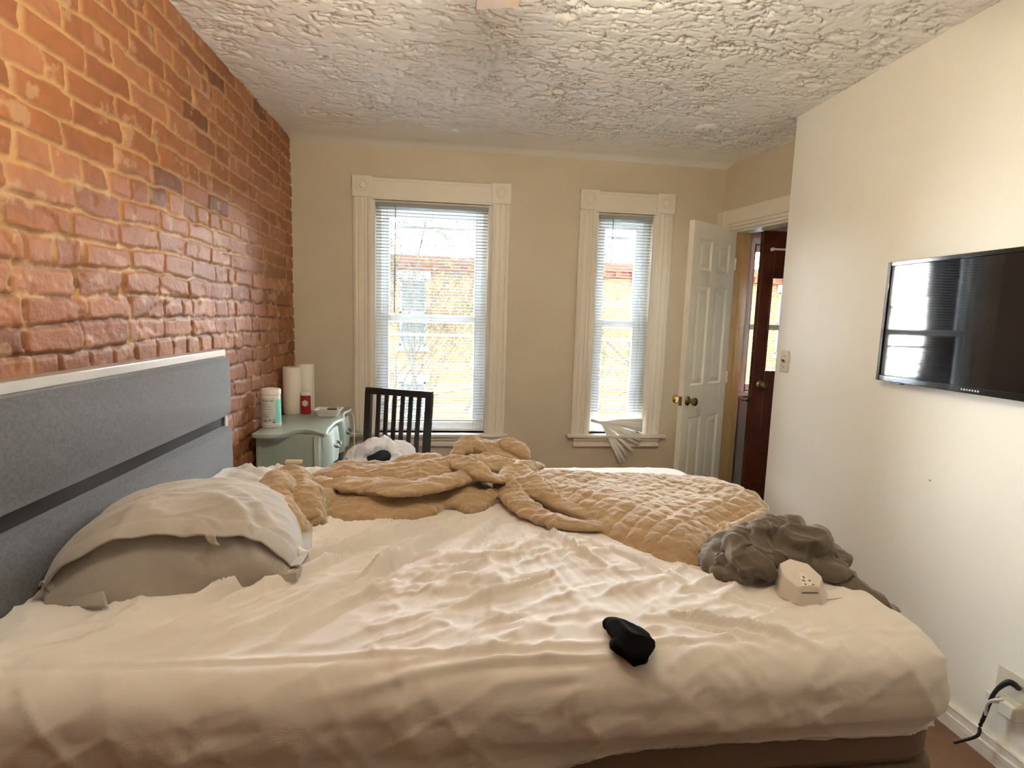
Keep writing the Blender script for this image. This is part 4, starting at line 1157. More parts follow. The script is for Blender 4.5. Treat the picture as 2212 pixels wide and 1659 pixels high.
    t_ = grid_obj('care_tag', g, M('care_tag_cloth', (0.42, 0.38, 0.32), 0.7), root); t_['label'] = 'paler cloth tag'
    t_.modifiers.new('thick', 'SOLIDIFY').thickness = 0.0015
pillow()

# ---- black sock on the near edge
def sock():
    mb = MB()
    z = MZ
    mb.tube([az(1318, 1362, z + .015), az(1340, 1365, z + .020), az(1365, 1385, z + .022), az(1392, 1410, z + .022), az(1402, 1420, z + .018)], [0.014, 0.026, 0.030, 0.026, 0.016], 16, ry=[0.012, 0.018, 0.020, 0.018, 0.012], smooth=5)
    mb.tube([az(1312, 1352, z + .012), az(1340, 1352, z + .022), az(1368, 1362, z + .024), az(1392, 1382, z + .020), az(1402, 1392, z + .012)], [0.012, 0.016, 0.020, 0.018, 0.010], 16, ry=[0.010, 0.013, 0.014, 0.014, 0.008], smooth=5)
    mb.tube([az(1318, 1395, z + .010), az(1340, 1400, z + .014), az(1370, 1412, z + .014), az(1400, 1426, z + .012)], [0.010, 0.020, 0.020, 0.012], 16, ry=[0.010, 0.014, 0.014, 0.010], smooth=5)
    fuse('sock', mb, m_sock, 0.0028, lambda co, no: 0.004 * (fbm(co[:, 0] * 45, co[:, 1] * 45, co[:, 2] * 45, seed=701, oct=2) - 0.5) + 0.012 * ((1 - np.abs(2 * fbm(co[:, 0] * 16, co[:, 1] * 16, co[:, 2] * 20, seed=705, oct=1) - 1)) ** 2 - 0.4), 'balled-up black sock lying near the front edge of the bed', 'sock', smooth_it=3)
sock()

# ---- white faceted socket cube at the foot
def adapter():
    top_px = [(1689, 1239), (1724, 1267), (1771, 1268), (1775, 1245), (1745, 1217), (1706, 1206), (1685, 1216)]
    zb = 0.8045
    co = (0.06, 0.34, 0.0)                     # tilt of the upper face
    f0, f1 = az(1724, 1309, zb), az(1776, 1308, zb)
    c0_ = 0.847 - co[0] * f0.x - co[1] * (f0.y + 0.002); co = (co[0], co[1], c0_)
    def hit(px, py):
        d = Vector(RC.T @ np.array([(px - CX) / F, (py - CY) / F, 1.0])); o = Vector((0, 0, CAMZ))
        return o + d * ((co[0] * o.x + co[1] * o.y + co[2] - o.z) / (d.z - co[0] * d.x - co[1] * d.y))
    top = [hit(*p) for p in top_px]
    bot = [az(1680, 1289, zb), f0, f1, az(1788, 1284, zb), Vector((top[4].x + 0.006, top[4].y + 0.006, zb)), Vector((top[5].x, top[5].y + 0.006, zb)), az(1667, 1262, zb)]
    loc = sum(bot, Vector()) / 7
    root = thing('plug_adapter', 'white faceted multi-socket plug cube beside the grey sheet bundle', 'plug adapter', loc)
    mb = MB(); n = 7
    mb.add(top + bot, [tuple(range(n)), tuple(range(n, 2 * n))[::-1]] + [(i, (i + 1) % n, n + (i + 1) % n, n + i) for i in range(n)])
    mb.obj('body', m_plast, root, bevel=0.003)
    nrm = Vector((-co[0], -co[1], 1)).normalized()
    def on_top(px, py, off=0.0006):
        d = Vector(RC.T @ np.array([(px - CX) / F, (py - CY) / F, 1.0])); o = Vector((0, 0, CAMZ))
        # intersect with plane z = a x + b y + c
        t = (co[0] * o.x + co[1] * o.y + co[2] - o.z) / (d.z - co[0] * d.x - co[1] * d.y)
        return o + d * t + nrm * off
    fp = [(1725, 1238), (1735, 1237), (1745, 1250), (1760, 1264), (1732, 1267), (1728, 1252)]
    q = MB(); tp = [on_top(*p, 0.0012) for p in fp]; bt = [on_top(*p, -0.001) for p in fp]; k = len(fp)
    q.add(tp + bt, [tuple(range(k)), tuple(range(k, 2 * k))[::-1]] + [(i, (i + 1) % k, k + (i + 1) % k, k + i) for i in range(k)])
    q.obj('socket_face', M('socket_face_white', (0.78, 0.74, 0.66), 0.4), root)
    for (a, b, r) in (((1734, 1246), (1738, 1250), 0.0018), ((1732, 1254), (1739, 1256), 0.0018), ((1746, 1254), (1751, 1256.5), 0.0018), ((1738, 1262), (1741, 1264), 0.0018), ((1754, 1263), (1758, 1264), 0.0020)):
        MB().tube([on_top(*a, 0.0016), on_top(*b, 0.0016)], r, 8, ry=0.0008).obj('socket_slot', m_ink, root)
    # tiny maker's line on the front face: row of marks too small to read
    f0, f1 = az(1724, 1309, zb), az(1776, 1308, zb); t0, t1_ = top[1], top[2]
    q = MB()
    fn = (f1 - f0).cross(t0 - f0).normalized()
    if fn.y > 0: fn = -fn
    for i in range(12):
        s = 0.20 + 0.66 * i / 11; v0 = 0.68; hh = 0.045 if i % 3 else 0.06
        a = (f0.lerp(f1, s)).lerp(t0.lerp(t1_, s), v0) + fn * 0.0004
        up = (t0 - f0).normalized(); rt = (f1 - f0).normalized(); w_ = 0.0011; h_ = 0.0016
        q.add([a - rt * w_ - up * h_, a + rt * w_ - up * h_, a + rt * w_ + up * h_, a - rt * w_ + up * h_], [(0, 1, 2, 3)])
    q.obj('maker_marks', m_ink, root, smooth=False)
adapter()

# thin cord lying on the sheet at the foot
mb = MB(); mb.tube([az(1786, 1296, 0.804), az(1810, 1293, 0.805), az(1835, 1290, 0.805), az(1862, 1292, 0.803), az(1880, 1300, 0.795)], 0.0016, 8, smooth=5)
tag(mb.obj('thin_cord', m_tan), 'thin tan cord running from the white plug cube over the foot of the bed', 'cord')
# small pale strip near the far edge
p = az(636, 995, 0.812)
mb = MB(); mb.box(p.x - 0.035, p.x + 0.03, p.y - 0.012, p.y + 0.012, p.z - 0.010, p.z + 0.002)
tag(mb.obj('paper_strip', m_tan, bevel=0.002), 'small pale tan strip lying on the far edge of the bed by the desk', 'strip')

# ================================================================== WRITING DESK
DZ = 0.80
desk = thing('writing_desk', 'sage green desk with scalloped edge in the corner by the brick wall', 'desk', (-0.83, 3.2, 0))
out = [(523, 935), (545, 938), (575, 939), (605, 937), (630, 931), (655, 928), (672, 930), (688, 934), (703, 937), (706, 927), (714, 918), (722, 911), (734, 905), (741, 902), (741, 893), (745, 889), (752, 886), (757, 882)]
P = [(max(az(a, b, DZ).x, -0.985), az(a, b, DZ).y) for a, b in out]
P = P + [(-0.62, 3.66), (-0.985, 3.66)]
sm = smooth_poly(P[:-2], 3) + P[-2:]
mb = MB(); mb.prism(sm, DZ - 0.020, DZ); mb.obj('desk_top', m_green, desk, bevel=0.004)
def inset(poly, d, cx=-0.80, cy=3.25): return [(cx + (x - cx) * (1 - d / 0.2), cy + (y - cy) * (1 - d / 0.45)) for x, y in poly]
mb = MB(); mb.prism(inset(sm, 0.014), DZ - 0.026, DZ - 0.018); mb.obj('edge_moulding', m_green_lit, desk, bevel=0.002)
# bright edge of the front, window light painted in as paler green
mb = MB(); fr = [Vector((x + 0.001, y, DZ - 0.008)) for x, y in smooth_poly(P[8:18], 3)]; mb.tube(fr, 0.0075, 8, ry=0.009); mb.obj('scalloped_edge', m_green_lit, desk)
# end panel facing the bed, in a frame
mb = MB(); mb.box(-0.968, -0.690, 2.895, 2.915, 0.40, DZ - 0.024); mb.obj('end_panel', m_green, desk, bevel=0.002)
mb = MB(); mb.box(-0.985, -0.965, 2.885, 2.925, 0.0, DZ - 0.024); mb.box(-0.695, -0.665, 2.880, 2.925, 0.0, DZ - 0.024)
mb.obj('corner_post', m_green, desk, bevel=0.004)
mb = MB()
for dx in (0.0, 0.014, 0.028): mb.tube([(-0.688 + dx * 0.7, 2.878, 0.42), (-0.688 + dx * 0.7, 2.878, DZ - 0.03)], 0.0035, 8)
mb.obj('fluting', m_green_lit, desk)
# body and bow-front drawers facing the chair
mb = MB(); mb.box(-0.975, -0.69, 2.915, 3.62, 0.56, DZ - 0.024); mb.obj('carcass', m_green, desk, bevel=0.003)
for k, (ya, yb) in enumerate(((2.935, 3.26), (3.29, 3.60))):
    n = 14; V = []; 
    for i in range(n + 1):
        t = i / n; yy = ya + (yb - ya) * t
        bow = 0.035 * math.sin(PI * t) + 0.012 * math.sin(3 * PI * t)
        V += [(-0.69, yy, 0.575), (-0.664 + bow, yy, 0.575), (-0.660 + bow + 0.006, yy, 0.68), (-0.664 + bow, yy, DZ - 0.032), (-0.69, yy, DZ - 0.032)]
    Fq = [(i * 5 + j, i * 5 + j + 1, (i + 1) * 5 + j + 1, (i + 1) * 5 + j) for i in range(n) for j in range(4)] + [(0, 1, 2, 3, 4), tuple(n * 5 + j for j in range(5))[::-1]]
    dr = MB().add(V, Fq).obj('drawer', m_green_lit if k == 0 else m_green, desk, bevel=0.002)  # near drawer paler: window light put into its colour
    q = MB(); yc = (ya + yb) / 2
    q.tube([(-0.635, yc - 0.05, 0.69), (-0.612, yc - 0.045, 0.682), (-0.600, yc - 0.02, 0.672), (-0.598, yc, 0.680), (-0.600, yc + 0.02, 0.672), (-0.612, yc + 0.045, 0.682), (-0.635, yc + 0.05, 0.69)], [0.006, 0.009, 0.005, 0.008, 0.005, 0.009, 0.006], 8, smooth=4)
    for s in (-1, 1): q.lathe([(0.001, 0), (0.012, 0), (0.010, 0.006), (0.001, 0.010)], c=(-0.632, yc + s * 0.05, 0.69), n=12, axis='X')
    q.obj('drawer_pull', m_pew, dr)
for (x, y) in ((-0.96, 3.60), (-0.70, 3.60), (-0.70, 3.24)):
    mb = MB(); mb.tube([(x, y, 0.57), (x + 0.012, y, 0.45), (x + 0.004, y, 0.2), (x - 0.004, y, 0.04), (x + 0.006, y, 0.0)], [0.026, 0.024, 0.014, 0.011, 0.014], 10, smooth=4); mb.obj('leg', m_green, desk)
mb = MB(); mb.tube([(-0.615, 3.52, 0.79), (-0.600, 3.52, 0.76), (-0.592, 3.50, 0.70), (-0.585, 3.46, 0.60), (-0.582, 3.45, 0.45), (-0.585, 3.45, 0.2), (-0.59, 3.46, 0.004), (-0.56, 3.5, 0.004)], 0.0035, 8, smooth=6)
tag(mb.obj('desk_cable', m_cabw), 'thin white cable hanging down beside the green desk', 'cable')

# wipes canister
cz = DZ + 0.001
cn = az(570, 921, DZ); cxx, cyy = -0.945, 3.015
can = thing('wipes_canister', 'white and mint wipes canister standing on the near end of the desk', 'canister', (cxx, cyy, cz))
R_ = 0.052; HH = 0.208
MB().lathe([(0.001, 0), (R_ - 0.003, 0), (R_, 0.004), (R_, 0.020), (R_ - 0.002, 0.022), (R_ - 0.002, 0.170), (R_ - 0.006, 0.178), (0.001, 0.178)], c=(cxx, cyy, cz), n=48).obj('body', m_cwhite, can)
MB().lathe([(0.001, 0.172), (R_ - 0.004, 0.172), (R_, 0.176), (R_, 0.198), (R_ - 0.004, 0.204), (R_ - 0.010, 0.206), (R_ - 0.014, 0.202), (0.001, 0.203)], c=(cxx, cyy, cz), n=48).obj('lid', m_cwhite, can)
def wrap(mbx, a0, a1, z0, z1, r, n=12):
    V = []
    for i in range(n + 1):
        a = math.radians(a0 + (a1 - a0) * i / n)
        V += [(cxx + r * math.cos(a), cyy + r * math.sin(a), cz + z0), (cxx + r * math.cos(a), cyy + r * math.sin(a), cz + z1)]
    mbx.add(V, [(2 * i, 2 * i + 2, 2 * i + 3, 2 * i + 1) for i in range(n)])
q = MB(); wrap(q, -190, -48, 0.024, 0.160, R_ - 0.0012, 40); q.obj('label', m_can, can)
q = MB(); wrap(q, -48, 60, 0.024, 0.150, R_ - 0.0012, 30); q.obj('mint_band', m_mint, can)
q = MB(); rn = random.Random(5)
for (a, b, c, d) in ((-125, -108, .140, .150), (-104, -92, .140, .150), (-88, -80, .142, .148), (-74, -60, .141, .150), (-125, -95, .125, .129), (-120, -70, .112, .1145), (-122, -64, .098, .100), (-125, -60, .082, .084), (-125, -86, .069, .073), (-120, -86, .058, .063), (-110, -72, .048, .050), (-118, -92, .032, .043), (-86, -72, .036, .044)):
    wrap(q, a, b, c, d, R_ - 0.0006)
q.obj('label_print', m_inkg, can)
q = MB()
a_c = math.radians(-58)
def cp(a, z): return Vector((cxx + (R_ - 0.0003) * math.cos(a_c + a), cyy + (R_ - 0.0003) * math.sin(a_c + a), cz + z))
tri = [cp(-0.12, .036), cp(0.12, .036), cp(0.0, .050)]
for i in range(3): q.tube([tri[i], tri[(i + 1) % 3]], 0.0012, 6)
wrap(q, -66, -50, .025, .031, R_ - 0.0004)
q.obj('recycling_mark', m_ink, can)

# paper towel rolls
def roll(x, y, r, h, label):
    mb = MB()
    prof = [(0.019, 0.0), (r - 0.002, 0.0), (r, 0.003), (r, h - 0.004), (r - 0.003, h), (0.019, h), (0.019, h - 0.001), (0.0188, 0.001)]
    n = 48; V = []
    for rr, hh in prof:
        for j in range(n):
            a = 2 * PI * j / n; q = rr * (1 + (0.004 * math.sin(3 * a + 1) if rr > 0.03 else 0)); V.append((x + q * math.cos(a), y + q * math.sin(a), DZ + 0.001 + hh))
    k = len(prof); mb.add(V, [(i * n + j, i * n + (j + 1) % n, ((i + 1) % k) * n + (j + 1) % n, ((i + 1) % k) * n + j) for i in range(k) for j in range(n)])
    root = thing('paper_towel_roll', label, 'paper towels', (x, y, DZ), 'paper towel rolls on the desk')
    mb.obj('paper', m_paper, root)
    q = MB(); q.lathe([(0.0186, 0.001), (0.0186, h - 0.002), (0.017, h - 0.002), (0.017, 0.001)], c=(x, y, DZ + 0.001), n=24); q.obj('cardboard_core', m_tan, root)
    # loose edge of the last sheet
    a = -0.35; e = MB(); r2 = r + 0.0015
    V = []
    for i in range(8):
        b = a + i * 0.05; V += [(x + r2 * math.cos(b), y + r2 * math.sin(b), DZ + 0.004), (x + r2 * math.cos(b), y + r2 * math.sin(b), DZ + h - 0.003)]
    e.add(V, [(2 * i, 2 * i + 2, 2 * i + 3, 2 * i + 1) for i in range(7)]); e.obj('loose_edge', m_paper, root)
roll(-0.945, 3.425, 0.055, 0.283, 'tall white paper towel roll standing in front, against the bricks')
roll(-0.905, 3.562, 0.056, 0.292, 'white paper towel roll half hidden behind the other roll')
# red deodorant
dx_, dy_ = -0.862, 3.40
deo = thing('deodorant_stick', 'red deodorant stick with white cap beside the paper towel rolls', 'deodorant', (dx_, dy_, DZ))
def oval(rx, ry, z0, z1, n=28): return [(dx_ + rx * math.cos(2 * PI * i / n), dy_ + ry * math.sin(2 * PI * i / n)) for i in range(n)]
MB().prism(oval(.030, .018, 0, 0), DZ + 0.001, DZ + 0.112).obj('body', m_red, deo, bevel=0.004)
MB().prism(oval(.028, .017, 0, 0), DZ + 0.112, DZ + 0.137).obj('cap', m_cwhite, deo, bevel=0.006)
q = MB(); hexp = [(dx_ - 0.0 + 0.019 * math.sin(PI / 3 * k), DZ + 0.068 + 0.021 * math.cos(PI / 3 * k)) for k in range(6)]
q.add([(a, dy_ - 0.0195, b) for a, b in hexp] + [(a, dy_ - 0.012, b) for a, b in hexp], [tuple(range(6)), tuple(range(6, 12))[::-1]] + [(i, (i + 1) % 6, 6 + (i + 1) % 6, 6 + i) for i in range(6)])
q.obj('hexagon_label', m_cwhite, deo)
q = MB()
for r in (0.010, 0.014):
    q.tube([(dx_ + r * math.cos(t * PI / 10), dy_ - 0.0198, DZ + 0.068 + r * math.sin(t * PI / 10)) for t in range(21)], 0.0006, 5)
q.obj('label_print', m_inkg, deo)
# white tray with things inside
tx, ty = -0.715, 3.34
tray = thing('plastic_tray', 'small white plastic tray with odds and ends at the front of the desk', 'tray', (tx, ty, DZ))
def tray_mesh():
    mb = MB(); Rg = []
    spec = [(0.058, 0.040, 0.002), (0.072, 0.054, 0.038), (0.080, 0.062, 0.041), (0.080, 0.062, 0.044), (0.073, 0.055, 0.044), (0.060, 0.042, 0.006)]
    for hx, hy, z in spec: Rg.append([(tx + p[0], ty + p[1], DZ + z) for p in rr_poly(-hx, hx, -hy, hy, 0.014, 4)])
    n = len(Rg[0]); V = [p for r in Rg for p in r]
    mb.add(V, [(i * n + j, i * n + (j + 1) % n, (i + 1) * n + (j + 1) % n, (i + 1) * n + j) for i in range(len(Rg) - 1) for j in range(n)] + [tuple(range(n))[::-1], tuple((len(Rg) - 1) * n + j for j in range(n))])
    return mb
tray_mesh().obj('tray_shell', m_cwhite, tray)
mb = MB(); mb.box(tx - 0.005, tx + 0.055, ty - 0.02, ty + 0.02, DZ + 0.0075, DZ + 0.050)
tag(mb.obj('dark_case', M('dark_case', (0.10, 0.10, 0.095), 0.3), bevel=0.006), 'small dark glossy case lying in the white tray', 'case')
mb = MB(); mb.box(tx - 0.052, tx - 0.012, ty - 0.03, ty + 0.03, DZ + 0.0075, DZ + 0.036)
tag(mb.obj('tan_box', m_tan, bevel=0.004), 'small tan box in the left half of the white tray', 'box')

# ================================================================== CHAIR with a bag on it
Lp = Vector((-0.455, 3.06, 0)); Rp = Vector((-0.105, 2.915, 0))
cdx = (Rp - Lp).normalized(); cfw = Vector((cdx.y, -cdx.x, 0))   # toward the camera side
if cfw.y > 0: cfw = -cfw
mid = (Lp + Rp) / 2
MC = Matrix(((cdx.x, -cfw.x, 0, mid.x), (cdx.y, -cfw.y, 0, mid.y), (0, 0, 1, 0), (0, 0, 0, 1)))   # local y away from camera
chair = thing('dining_chair', 'black wooden chair with slatted back in front of the wider window', 'chair', (mid.x, mid.y - 0.1, 0))
W2 = 0.184
def cpt(x, y, z): return MC @ Vector((x, y, z))
def post(x, name):
    mb = MB(); pts = [cpt(x * 0.93, 0.03, 0.0), cpt(x * 0.95, -0.01, 0.45), cpt(x * 0.985, 0.005, 0.75), cpt(x, 0.03, 0.992)]
    s = 0.0
    V = []; w, d = 0.020, 0.013
    for p in pts:
        for (a, b) in ((-w, -d), (w, -d), (w, d), (-w, d)): V.append(p + cdx * a - cfw * b)
    mb.add(V, [(i * 4 + j, i * 4 + (j + 1) % 4, (i + 1) * 4 + (j + 1) % 4, (i + 1) * 4 + j) for i in range(3) for j in range(4)] + [(0, 1, 2, 3), (12, 13, 14, 15)])
    return mb.obj(name, m_black, chair, bevel=0.003)
post(-W2, 'back_post'); post(W2, 'back_post')
mb = MB(); mb.box(-W2 - 0.018, W2 + 0.018, 0.016, 0.044, 0.975, 1.012, MC); mb.obj('top_rail', m_black, chair, bevel=0.004)
mb = MB(); mb.box(-W2 + 0.01, W2 - 0.01, -0.020, 0.004, 0.52, 0.555, MC); mb.obj('lower_rail', m_black, chair, bevel=0.004)
for k in range(6):
    x = -W2 + 0.012 + (2 * W2 - 0.024) * (k + 1) / 7
    mb = MB(); V = []
    for (y, z, s) in ((-0.008, 0.55, 0.955), (0.006, 0.76, 0.98), (0.030, 0.975, 1.0)):
        p = cpt(x * s, y, z)
        for (a, b) in ((-0.012, -0.006), (0.012, -0.006), (0.012, 0.006), (-0.012, 0.006)): V.append(p + cdx * a - cfw * b)
    mb.add(V, [(i * 4 + j, i * 4 + (j + 1) % 4, (i + 1) * 4 + (j + 1) % 4, (i + 1) * 4 + j) for i in range(2) for j in range(4)] + [(0, 1, 2, 3), (8, 9, 10, 11)])
    mb.obj('back_slat', m_black, chair, bevel=0.002)
mb = MB(); mb.box(-0.20, 0.20, -0.41, 0.0, 0.44, 0.475, MC); mb.obj('seat', m_black, chair, bevel=0.008)
mb = MB(); mb.box(-0.185, 0.185, -0.395, -0.375, 0.38, 0.44, MC); mb.box(-0.185, -0.165, -0.38, -0.02, 0.38, 0.44, MC); mb.box(0.165, 0.185, -0.38, -0.02, 0.38, 0.44, MC); mb.obj('apron', m_black, chair)
for s in (-1, 1):
    MB().box(s * 0.18 - 0.018, s * 0.18 + 0.018, -0.40, -0.364, 0.0, 0.44, MC).obj('front_leg', m_black, chair, bevel=0.003)
# bag
def bag():
    mb = MB(); S0 = 0.478
    def pb(px, py, y): return at(1, y, px, py)
    Y0 = 2.74
    # peaked bag body from crossing folds of thin plastic
    mb.tube([pb(778, 1010, Y0), pb(785, 985, Y0), pb(805, 968, Y0), pb(825, 955, Y0 + .02), pb(834, 942, Y0 + .02)], [0.02, 0.035, 0.045, 0.030, 0.011], 16, ry=[0.03, 0.05, 0.05, 0.03, 0.012], smooth=5)
    mb.tube([pb(834, 945, Y0 + .02), pb(842, 962, Y0 + .01), pb(846, 985, Y0), pb(850, 1020, Y0)], [0.006, 0.022, 0.035, 0.045], 16, ry=[0.006, 0.03, 0.05, 0.06], smooth=5)
    mb.tube([pb(842, 972, Y0 + .03), pb(862, 966, Y0 + .04), pb(877, 978, Y0 + .04), pb(884, 1000, Y0 + .03)], [0.014, 0.028, 0.03, 0.028], 16, ry=[0.03, 0.04, 0.05, 0.05], smooth=5)
    c = MC @ Vector((-0.03, -0.19, S0))
    mb.tube([(c.x, c.y, S0 + 0.002), (c.x, c.y, S0 + 0.06), (c.x - 0.01, c.y, S0 + 0.15), (c.x - 0.015, c.y, S0 + 0.22), (c.x - 0.01, c.y, S0 + 0.26)], [0.09, 0.14, 0.15, 0.12, 0.06], 24, smooth=4)
    o = fuse('plastic_bag', mb, m_bag, 0.0045, lambda co, no: 0.009 * ((1 - np.abs(2 * fbm(co[:, 0] * 18, co[:, 1] * 18, co[:, 2] * 18, seed=801, oct=3) - 1)) ** 3 - 0.4), 'white plastic bag with blue print slumped on the black chair', 'bag', smooth_it=1)
    # printed flower-like roundel and lettering marks, pressed on the bag face
    q = MB(); nrm = Vector((0, -1, 0))
    cpt0 = pb(817, 974, Y0 - 0.055)
    for k in range(8):
        a = 2 * PI * k / 8; e = Vector((math.cos(a), 0, math.sin(a)))
        q.tube([cpt0 + e * 0.008, cpt0 + e * 0.017], [0.003, 0.0015], 6, ry=0.001)
    q.tube([cpt0 + Vector((math.cos(t * PI / 10), 0, math.sin(t * PI / 10))) * 0.021 for t in range(21)], 0.0012, 5)
    for k in range(4):
        a = pb(786 + 5 * k, 988 - 3 * k, Y0 - 0.052); q.tube([a, a + Vector((0.004, 0, 0.010))], 0.0015, 5)
    pr = q.obj('bag_print', m_bluep, o)
    # dark garment spilling out
    mb = MB(); mb.tube([pb(794, 992, Y0 - .06), pb(812, 990, Y0 - .07), pb(830, 984, Y0 - .07), pb(842, 990, Y0 - .06)], [0.010, 0.03, 0.03, 0.012], 14, ry=[0.015, 0.024, 0.028, 0.014], smooth=5)
    mb.tube([pb(815, 995, Y0 - .05), pb(818, 1015, Y0 - .05), pb(822, 1050, Y0 - 0.04)], [0.03, 0.04, 0.05], 14, ry=[0.03, 0.04, 0.04], smooth=4)
    fuse('navy_garment', mb, m_navy, 0.005, lambda co, no: 0.006 * (fbm(co[:, 0] * 25, co[:, 1] * 25, co[:, 2] * 25, seed=811, oct=2) - 0.5), 'dark navy garment spilling from the white plastic bag', 'garment', smooth_it=3)
bag()

# ================================================================== BLINDS
def slat_mesh(mb, x0, x1, y, z, tilt, w=0.0125, sag=0.0):
    ca, sa = math.cos(tilt), math.sin(tilt)
    n = 8 if sag else 1
    V = []
    for i in range(n + 1):
        t = i / n; xx = x0 + (x1 - x0) * t; zz = z - sag * 4 * t * (1 - t)
        for (a, b) in ((-w, 0), (-w * 0.4, 0.0016), (w * 0.4, 0.0016), (w, 0)):
            V.append((xx, y + a * ca - b * sa, zz + a * sa + b * ca))
    mb.add(V, [(i * 4 + j, i * 4 + j + 1, (i + 1) * 4 + j + 1, (i + 1) * 4 + j) for i in range(n) for j in range(3)])
def blind(x0, x1, ztop, zbot, label, wand, broken=False):
    y = YF - 0.004
    root = thing('mini_blind', label, 'window blind', ((x0 + x1) / 2, y, ztop), 'mini blinds in the windows')
    MB().box(x0, x1, y - 0.013, y + 0.013, ztop - 0.026, ztop).obj('head_rail', m_slat, root, bevel=0.002)
    mb = MB(); z = ztop - 0.04; rn = random.Random(4)
    while z > zbot + 0.02:
        slat_mesh(mb, x0 + 0.003, x1 - 0.003, y, z, -0.05 + rn.uniform(-0.03, 0.03), sag=0.0008); z -= 0.0208
    s = mb.obj('slats', m_slat, root); s.modifiers.new('thick', 'SOLIDIFY').thickness = 0.0005
    for f in ((0.10, 0.5, 0.90) if x1 - x0 > 0.5 else (0.16, 0.84)):
        xx = x0 + (x1 - x0) * f
        MB().tube([(xx, y - 0.014, ztop - 0.02), (xx, y - 0.014, zbot)], 0.0007, 5).obj('ladder_cord', m_slat, root)
    if not broken:
        MB().box(x0 + 0.003, x1 - 0.003, y - 0.012, y + 0.012, zbot - 0.012, zbot).obj('bottom_rail', m_plast, root, bevel=0.002)
    wx = wand[0]
    MB().tube([(wx, y - 0.022, ztop - 0.015), (wx + 0.001, y - 0.026, ztop - 0.05), (wx + wand[2], y - 0.028, wand[1])], 0.0032, 8).obj('tilt_wand', M('wand_grey', (0.30, 0.29, 0.26), 0.25), root)
    return root
blind(OP1[0] + 0.016, OP1[1] - 0.016, 2.150, 0.700, 'white mini blind lowered over the wider window', (-0.362, 1.43, -0.004))
b2 = blind(OP2[0] + 0.016, OP2[1] - 0.016, 2.143, 0.745, 'white mini blind with broken fanned-out bottom slats in the narrow window', (1.112, 1.80, -0.004), True)
yb = YF - 0.03
ends = [(1341, 1001, .012), (1349, 997, .004), (1357, 988, .0), (1368, 976, .002), (1378, 960, 0), (1383, 951, .004), (1386, 942, .002), (1386, 929, 0), (1386, 921, .004), (1387, 914, 0.002), (1387, 907, 0)]
for k, (ex, ey, dd) in enumerate(ends):
    a = at(1, yb - 0.01 * (1 - k / 11), 1301 - 0.3 * k, 917 - 0.6 * k); e = at(1, yb - 0.035 * (1 - k / 11) - dd, ex, ey)
    st = at(1, yb, 1276, 904 + 0.8 * (11 - k) * 0.6)
    d = (e - a).normalized(); side = d.cross(Vector((0, 1, 0))).normalized()
    if side.z < 0: side = -side
    nn = side.cross(d)
    mb = MB(); V = []
    pts = [st, st.lerp(a, 0.6), a, a.lerp(e, 0.5) + Vector((0, -0.003, 0.003)), e]
    for i, p_ in enumerate(pts):
        wdt = 0.003 if i < 2 else (0.0045 if i == 2 else 0.0122)
        for (u_, v_) in ((-1, 0), (-0.4, 0.0016), (0.4, 0.0016), (1, 0)):
            V.append(p_ + side * (u_ * wdt) - nn * v_ + Vector((0, -0.0012 * k, 0)))
    mb.add(V, [(i * 4 + j, i * 4 + j + 1, (i + 1) * 4 + j + 1, (i + 1) * 4 + j) for i in range(4) for j in range(3)])
    o = mb.obj('bent_slat', m_slat_lit, b2); o.modifiers.new('thick', 'SOLIDIFY').thickness = 0.0006

# ================================================================== RIGHT WALL THINGS
# television
TX = 1.772
tp = [at(0, TX, *p) for p in ((1920, 567), (1889, 820))]
tv_y1 = 2.065; tv_z1 = tp[0].z; tv_z0 = tp[1].z; tv_y0 = tv_y1 - 0.91
tv_y1 = (tp[0].y + tp[1].y) / 2; tv_y0 = tv_y1 - 0.90
tv = thing('television', 'flat black television mounted on the right-hand wall', 'television', (TX, (tv_y0 + tv_y1) / 2, (tv_z0 + tv_z1) / 2))
mb = MB()
bz = 0.017
for (a, b, c, d) in ((tv_y0, tv_y0 + bz, tv_z0, tv_z1), (tv_y1 - bz, tv_y1, tv_z0, tv_z1), (tv_y0 + bz, tv_y1 - bz, tv_z1 - bz, tv_z1), (tv_y0 + bz, tv_y1 - bz, tv_z0, tv_z0 + 0.024)): mb.box(TX, TX + 0.016, a, b, c, d)
mb.obj('bezel', m_tvb, tv, bevel=0.0025)
MB().box(TX + 0.0045, TX + 0.014, tv_y0 + bz, tv_y1 - bz, tv_z0 + 0.024, tv_z1 - bz).obj('screen', m_tvs, tv)
MB().box(TX + 0.016, TX + 0.030, tv_y0 + 0.02, tv_y1 - 0.02, tv_z0 + 0.01, tv_z1 - 0.01).obj('back_shell', m_tvb, tv, bevel=0.004)
MB().box(TX + 0.030, XR - 0.001, tv_y0 + 0.3, tv_y1 - 0.3, tv_z0 + 0.12, tv_z1 - 0.12).obj('wall_mount', m_railg, tv)
MB().box(TX + 0.010, TX + 0.028, tv_y1 - 0.12, tv_y1 - 0.06, tv_z0 - 0.006, tv_z0).obj('sensor_bump', m_tvb, tv, bevel=0.002)
q = MB(); zc = tv_z0 + 0.012; yc = (tv_y0 + tv_y1) / 2 + 0.03
for i in range(7): q.box(TX - 0.0006, TX + 0.001, yc + 0.03 - i * 0.010, yc + 0.036 - i * 0.010, zc - 0.003, zc + 0.003)
q.obj('maker_marks', M('tv_mark_silver', (0.35, 0.35, 0.36), 0.4), tv)
